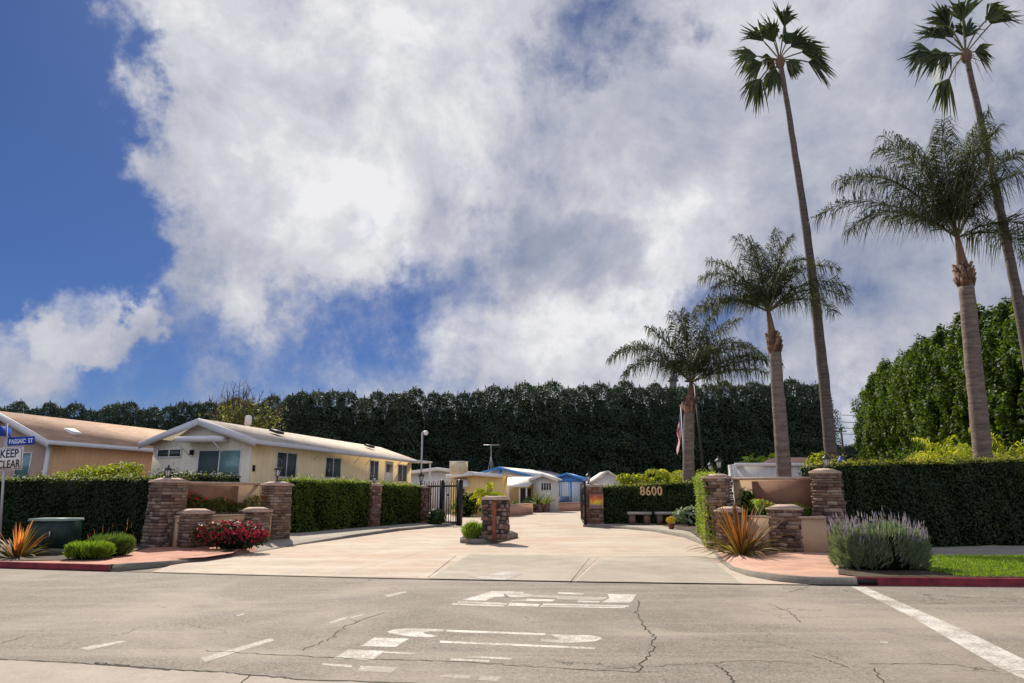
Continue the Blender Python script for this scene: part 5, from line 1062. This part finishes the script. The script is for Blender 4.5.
def plant_row(px0, px1, Y, step_m, jit, Yend=None):
    px = px0; i = 0
    while px < px1:
        Yc = Y if Yend is None else Y+(Yend-Y)*(px-px0)/(px1-px0); yt = np.interp(px, [q[0] for q in tops], [q[1] for q in tops])+random.uniform(-4.5,4.5); z = Zat(yt, Yc); s = z/17.6
        j = random.randrange(4); x = at(px, 480, Yc)[0]+random.uniform(-.2,.2); loc = (x, Yc+random.uniform(-jit,jit), 0); rz = random.uniform(0,6.28)
        if j in used: copy_tree(protos[j], loc, rz, (1.0+random.uniform(-.08,.12),)*2+(s,))
        else: used.add(j); protos[j].location = loc; protos[j].rotation_euler = (0,0,rz); protos[j].scale = (1,1,s)
        px += step_m*668/Yc*random.uniform(.85,1.15); i += 1
plant_row(-70, 300, 118, 2.35, .7); plant_row(285, 836, 96, 2.1, .7); plant_row(848, 930, 175, 3.2, 1) if False else None
# lower dark trees seen in the gap
lowp = []
for i, px in enumerate(range(838, 905, 11)):
    z = Zat(443+random.uniform(-1.5,2), 130); c = copy_tree(protos[i % 4], (at(px,470,130)[0],130,0), random.uniform(0,6), (1.15,1.15,z/17.6), 'lower dark evergreen in the gap between the far and the right tree walls'); c['group'] = 'lower evergreens in the gap'
def right_tree(seed, H=12.0, r=1.95, n=15000, leaf=.23):
    rg = np.random.default_rng(seed); t = thing('ficus_tree', 'tall bright green ficus in the tree wall on the right', 'tree', (0,0,0), 0, 'ficus trees in the right tree wall')
    k = MB(); k.tube([(0,0,0),(.1,0,H*.5),(0,0,H*.8)], [.22,.14,.05], 7); k.build('trunk', M['wood'], t); mb = MB()
    C = []; nC = 110
    for i in range(nC):
        u = (i+.5)/nC; pr = 1.0 if u < .72 else max(.12, ((1-u)/.28)**.6); a = rg.uniform(0,2*PI); q = r*pr*rg.uniform(.5,1.15); C.append((q*math.cos(a), q*math.sin(a), H*(.03+.95*u), rg.uniform(.28,.6)*(1 if u < .8 else .75)))
    for (x, y, z, s) in C:
        m = int(n/nC); D = rg.normal(0,1,(m,3)); D /= np.linalg.norm(D,axis=1)[:,None]; mb.leaves(np.array([x,y,z])+D*np.array([s*.85,s*.85,s*1.9])*rg.uniform(.55,1.08,(m,1)), D+[0,0,.5], leaf, .5, spread=.5, rng=rg)
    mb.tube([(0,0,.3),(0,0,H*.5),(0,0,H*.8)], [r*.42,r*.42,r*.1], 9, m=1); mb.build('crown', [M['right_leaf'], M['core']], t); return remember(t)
rp = [right_tree(s) for s in (21,22,23)]; ru = set(); pts_ = []
Y = 29.0; X = 26.8; i = 0
while Y < 66.5:
    X = 27.0+(Y-34)*.285; px = 512+668*X/Y; yt = np.interp(px, [866,880,905,940,965,1000,1040,1200], [391,372,360,342,330,309,296,240])+random.uniform(-9,8); pass
    r_ = ray(px, yt); H_ = CAMH+r_[2]*Y/r_[1]; j = random.randrange(3); loc = (X+random.uniform(-.55,.55), Y+random.uniform(-.4,.4), 0); rz = random.uniform(0,6.28); s = H_/12.2
    if j in ru: copy_tree(rp[j], loc, rz, (1.05,1.05,s))
    else: ru.add(j); rp[j].location = loc; rp[j].rotation_euler = (0,0,rz); rp[j].scale = (1,1,s)
    Y += 2.35; i += 1
# half bare tree behind the yellow house
def thin_tree(label, px0, px1, pytop, pymid, Y):
    a = at(px0,pymid,Y); b = at(px1,pymid,Y); x = (a[0]+b[0])/2; t = thing('thin_tree', label, 'tree', (x,Y,0)); H_ = Zat(pytop,Y); r = (b[0]-a[0])/2; rg = np.random.default_rng(5)
    k = MB(); k.tube([(0,0,0),(.1,.1,H_*.35),(0,0,H_*.55)], [.22,.18,.12], 8); k.build('trunk', M['wood'], t); br = MB(); lf = MB(); hm = Zat(pymid,Y)
    for i in range(46):
        th = rg.uniform(0,2*PI); q = rg.uniform(.1,1); e = np.array([math.cos(th)*r*q, math.sin(th)*r*.7*q, H_*(1.0-.16*q*q)*rg.uniform(.86,1.0)]); s = np.array([0,0,H_*rg.uniform(.35,.55)]); m = (s+e)/2+rg.normal(0,.25,3)
        br.tube([s,m,e], [.07,.04,.012], 5); 
        for jj in range(5): u = rg.uniform(.5,1.0); p = m*(1-u)+e*u; ee = p+rg.normal(0,.35,3)+[0,0,.45]; br.tube([p,ee], [.02,.008], 4)
        mm = 95 if e[0] > -r*.2 else 60; u = rg.uniform(.1,.82,(mm,1)); P = s*(1-u)+e*u+rg.normal(0,.32,(mm,3)); P = P[P[:,2] < H_*.9]; lf.leaves(P, rg.normal(0,1,P.shape)+[0,0,.6], .2, .5, rng=rg)
    br.build('branches', M['wood'], t); lf.build('crown', M['treeleaf'], t); return t
thin_tree('half bare yellow green tree poking up behind the yellow house roof', 192, 290, 384, 415, 46)
x, y, z = at(248,423,40); t = thing('roof_flue', 'small white flue pipe rising behind the yellow house ridge', 'flue', (x,40,z-1.6)); k = MB(); k.lathe([(.12,0),(.12,1.5)], n=10); k.build('pipe', M['white'], t); k = MB(); k.lathe([(.2,1.5),(.2,1.95),(.13,2.05)], n=10); k.build('cowl', M['white'], t)

# ================================================================ sky, sun, camera
SUN_EL, SUN_AZ = 44.0, -24.0          # azimuth measured from the view direction, negative to the left
w = bpy.data.worlds.new('World'); SC.world = w; w.use_nodes = True; nt = w.node_tree; nt.nodes.clear(); L = nt.links
out = nt.nodes.new('ShaderNodeOutputWorld'); bg = nt.nodes.new('ShaderNodeBackground'); bg.inputs[1].default_value = .1; L.new(bg.outputs[0], out.inputs[0])
sky = nt.nodes.new('ShaderNodeTexSky'); sky.sky_type = 'NISHITA'; sky.sun_disc = False; sky.sun_elevation = R(SUN_EL); sky.sun_rotation = R(SUN_AZ); sky.air_density = 1.0; sky.dust_density = .4; sky.ozone_density = 2.5
tc = nt.nodes.new('ShaderNodeTexCoord'); dirv = tc.outputs['Generated']
def wn_(s, d=8.0, r=.6, vec=dirv, dist=0.0, off=(0,0,0), sc=(1,1,1)):
    mp = nd(nt, 'ShaderNodeMapping'); mp.inputs['Location'].default_value = off; mp.inputs['Scale'].default_value = sc; L.new(vec, mp.inputs[0])
    n = nd(nt, 'ShaderNodeTexNoise', i_Scale=s, i_Detail=d, i_Roughness=r, i_Distortion=dist); L.new(mp.outputs[0], n.inputs['Vector']); return n
warp = wn_(2.6, 7.0, .6, off=(3,1,2)); ws = nd(nt, 'ShaderNodeVectorMath', operation='SUBTRACT'); L.new(warp.outputs['Color'], ws.inputs[0]); ws.inputs[1].default_value = (.5,.5,.5)
wsc = nd(nt, 'ShaderNodeVectorMath', operation='SCALE'); wsc.inputs['Scale'].default_value = .55; L.new(ws.outputs[0], wsc.inputs[0])
wd = nd(nt, 'ShaderNodeVectorMath', operation='ADD'); L.new(dirv, wd.inputs[0]); L.new(wsc.outputs[0], wd.inputs[1]); wdn = nd(nt, 'ShaderNodeVectorMath', operation='NORMALIZE'); L.new(wd.outputs[0], wdn.inputs[0])
def blob(px, py, rad, src=None):
    r = np.array(ray(px, py)); r = r/np.linalg.norm(r); d = nd(nt, 'ShaderNodeVectorMath', operation='DOT_PRODUCT'); L.new(src or wdn.outputs[0], d.inputs[0]); d.inputs[1].default_value = tuple(r)
    m = nd(nt, 'ShaderNodeMapRange', interpolation_type='SMOOTHSTEP'); m.inputs['From Min'].default_value = math.cos(math.atan(rad/FPX)*1.0); m.inputs['From Max'].default_value = 1.0; L.new(d.outputs['Value'], m.inputs['Value']); return m.outputs[0]
def summ(base, items):
    acc = base
    for (px, py, rad, wt) in items: acc = math_(nt, 'ADD', acc, math_(nt, 'MULTIPLY', blob(px,py,rad), wt))
    return acc
fbm = wn_(3.2, 10.0, .62, off=(1.3,.4,2.1), dist=.25).outputs[0]; fine = wn_(10, 8.0, .65, off=(.3,4.4,.1)).outputs[0]
# streaky veil: noise stretched along one direction, used mostly towards the left of the view
streak = wn_(2.2, 10.0, .66, off=(2,9,4), dist=.7, sc=(2.6,1.0,.8)).outputs[0]
nz = math_(nt, 'ADD', math_(nt, 'MULTIPLY', math_(nt, 'SUBTRACT', fbm, .5), 2.0), math_(nt, 'ADD', math_(nt, 'MULTIPLY', math_(nt, 'SUBTRACT', fine, .5), 1.6), math_(nt, 'MULTIPLY', math_(nt, 'SUBTRACT', streak, .5), 1.5)))
den = summ(math_(nt, 'ADD', nz, .41), [(-120,150,225,-1.7),(-110,-120,240,-1.2),(30,240,100,-.5),(230,340,130,-.25),(120,60,100,.35),(150,180,90,.45),(330,90,190,.75),(310,235,80,.6),(250,170,120,.25),(125,90,110,.38),(140,10,110,.42),(180,230,80,.25),
   (50,295,60,1.5),(125,312,36,1.1),(30,370,60,.7),(600,35,60,-.5),(655,65,45,-.3),(335,190,38,-.6),(440,340,100,-.15),(850,180,420,.55),(540,150,240,.28),(500,330,110,.20),(700,305,45,-.5),(600,370,150,.35),(480,375,90,.35),(570,262,70,.4)])
cov = nd(nt, 'ShaderNodeMapRange', interpolation_type='SMOOTHSTEP'); cov.inputs['From Min'].default_value = -.08; cov.inputs['From Max'].default_value = 1.05; L.new(den, cov.inputs['Value'])
sh_n = wn_(4.2, 10.0, .64, off=(7,2,5), dist=.4).outputs[0]
shade = summ(math_(nt, 'ADD', math_(nt, 'ADD', math_(nt, 'MULTIPLY', math_(nt, 'SUBTRACT', sh_n, .5), 1.6), math_(nt, 'MULTIPLY', math_(nt, 'SUBTRACT', fine, .5), .7)), .45), [(340,70,230,.30),(320,220,110,.25),(570,262,62,-.42),(960,200,260,-.06),(640,345,150,.38),(480,370,120,.32),(330,390,110,.2),(850,400,90,.35),(480,170,160,.10),(60,300,90,.25),(700,130,220,.08),(740,370,80,.15)])
CR = ramp(nt, [(0.0,(1.35,1.6,2.3)),(.3,(2.05,2.25,2.85)),(.55,(2.85,2.95,3.4)),(.8,(3.8,3.85,4.15)),(1.0,(4.9,4.9,5.0))], shade)
# unseen sky behind the camera is brightened to fill the shaded fronts
sd = nd(nt, 'ShaderNodeSeparateXYZ'); L.new(dirv, sd.inputs[0])
bk = nd(nt, 'ShaderNodeMapRange', interpolation_type='SMOOTHSTEP'); bk.inputs['From Min'].default_value = .25; bk.inputs['From Max'].default_value = -.5; bk.inputs['To Min'].default_value = 1.0; bk.inputs['To Max'].default_value = BACK_FILL; L.new(sd.outputs[1], bk.inputs['Value'])
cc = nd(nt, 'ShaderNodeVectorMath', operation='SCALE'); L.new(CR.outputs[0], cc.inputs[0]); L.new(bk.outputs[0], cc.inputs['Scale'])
skc = mix(nt, 1.0, sky.outputs[0], SKYTINT, 'MULTIPLY')
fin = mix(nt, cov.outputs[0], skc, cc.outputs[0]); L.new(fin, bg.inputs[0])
w.cycles.sampling_method = 'MANUAL'; w.cycles.sample_map_resolution = 512
sd_ = bpy.data.lights.new('sun', 'SUN'); sd_.energy = SUNE; sd_.angle = R(.55); sd_.color = (1.0,.91,.77); so_ = bpy.data.objects.new('sun', sd_); COL.objects.link(so_)
from mathutils import Vector
e, a = R(SUN_EL), R(SUN_AZ); sv = Vector((math.sin(a)*math.cos(e), math.cos(a)*math.cos(e), math.sin(e))); so_.rotation_euler = sv.to_track_quat('Z','Y').to_euler(); so_.location = (0,0,30)
cam = bpy.data.cameras.new('camera'); cam.sensor_width = 36; cam.lens = FPX/1024*36; cam.clip_end = 3000; co = bpy.data.objects.new('camera', cam); COL.objects.link(co); co.location = (0,0,CAMH); co.rotation_euler = (PI/2+PITCH,0,0); SC.camera = co
SC.render.engine = 'CYCLES'; SC.view_settings.view_transform = 'Standard'; SC.view_settings.look = 'None'; SC.view_settings.exposure = EXPO; SC.view_settings.gamma = 1.0; SC.view_settings.use_curve_mapping = False
SC.cycles.max_bounces = 6; SC.cycles.transparent_max_bounces = 4
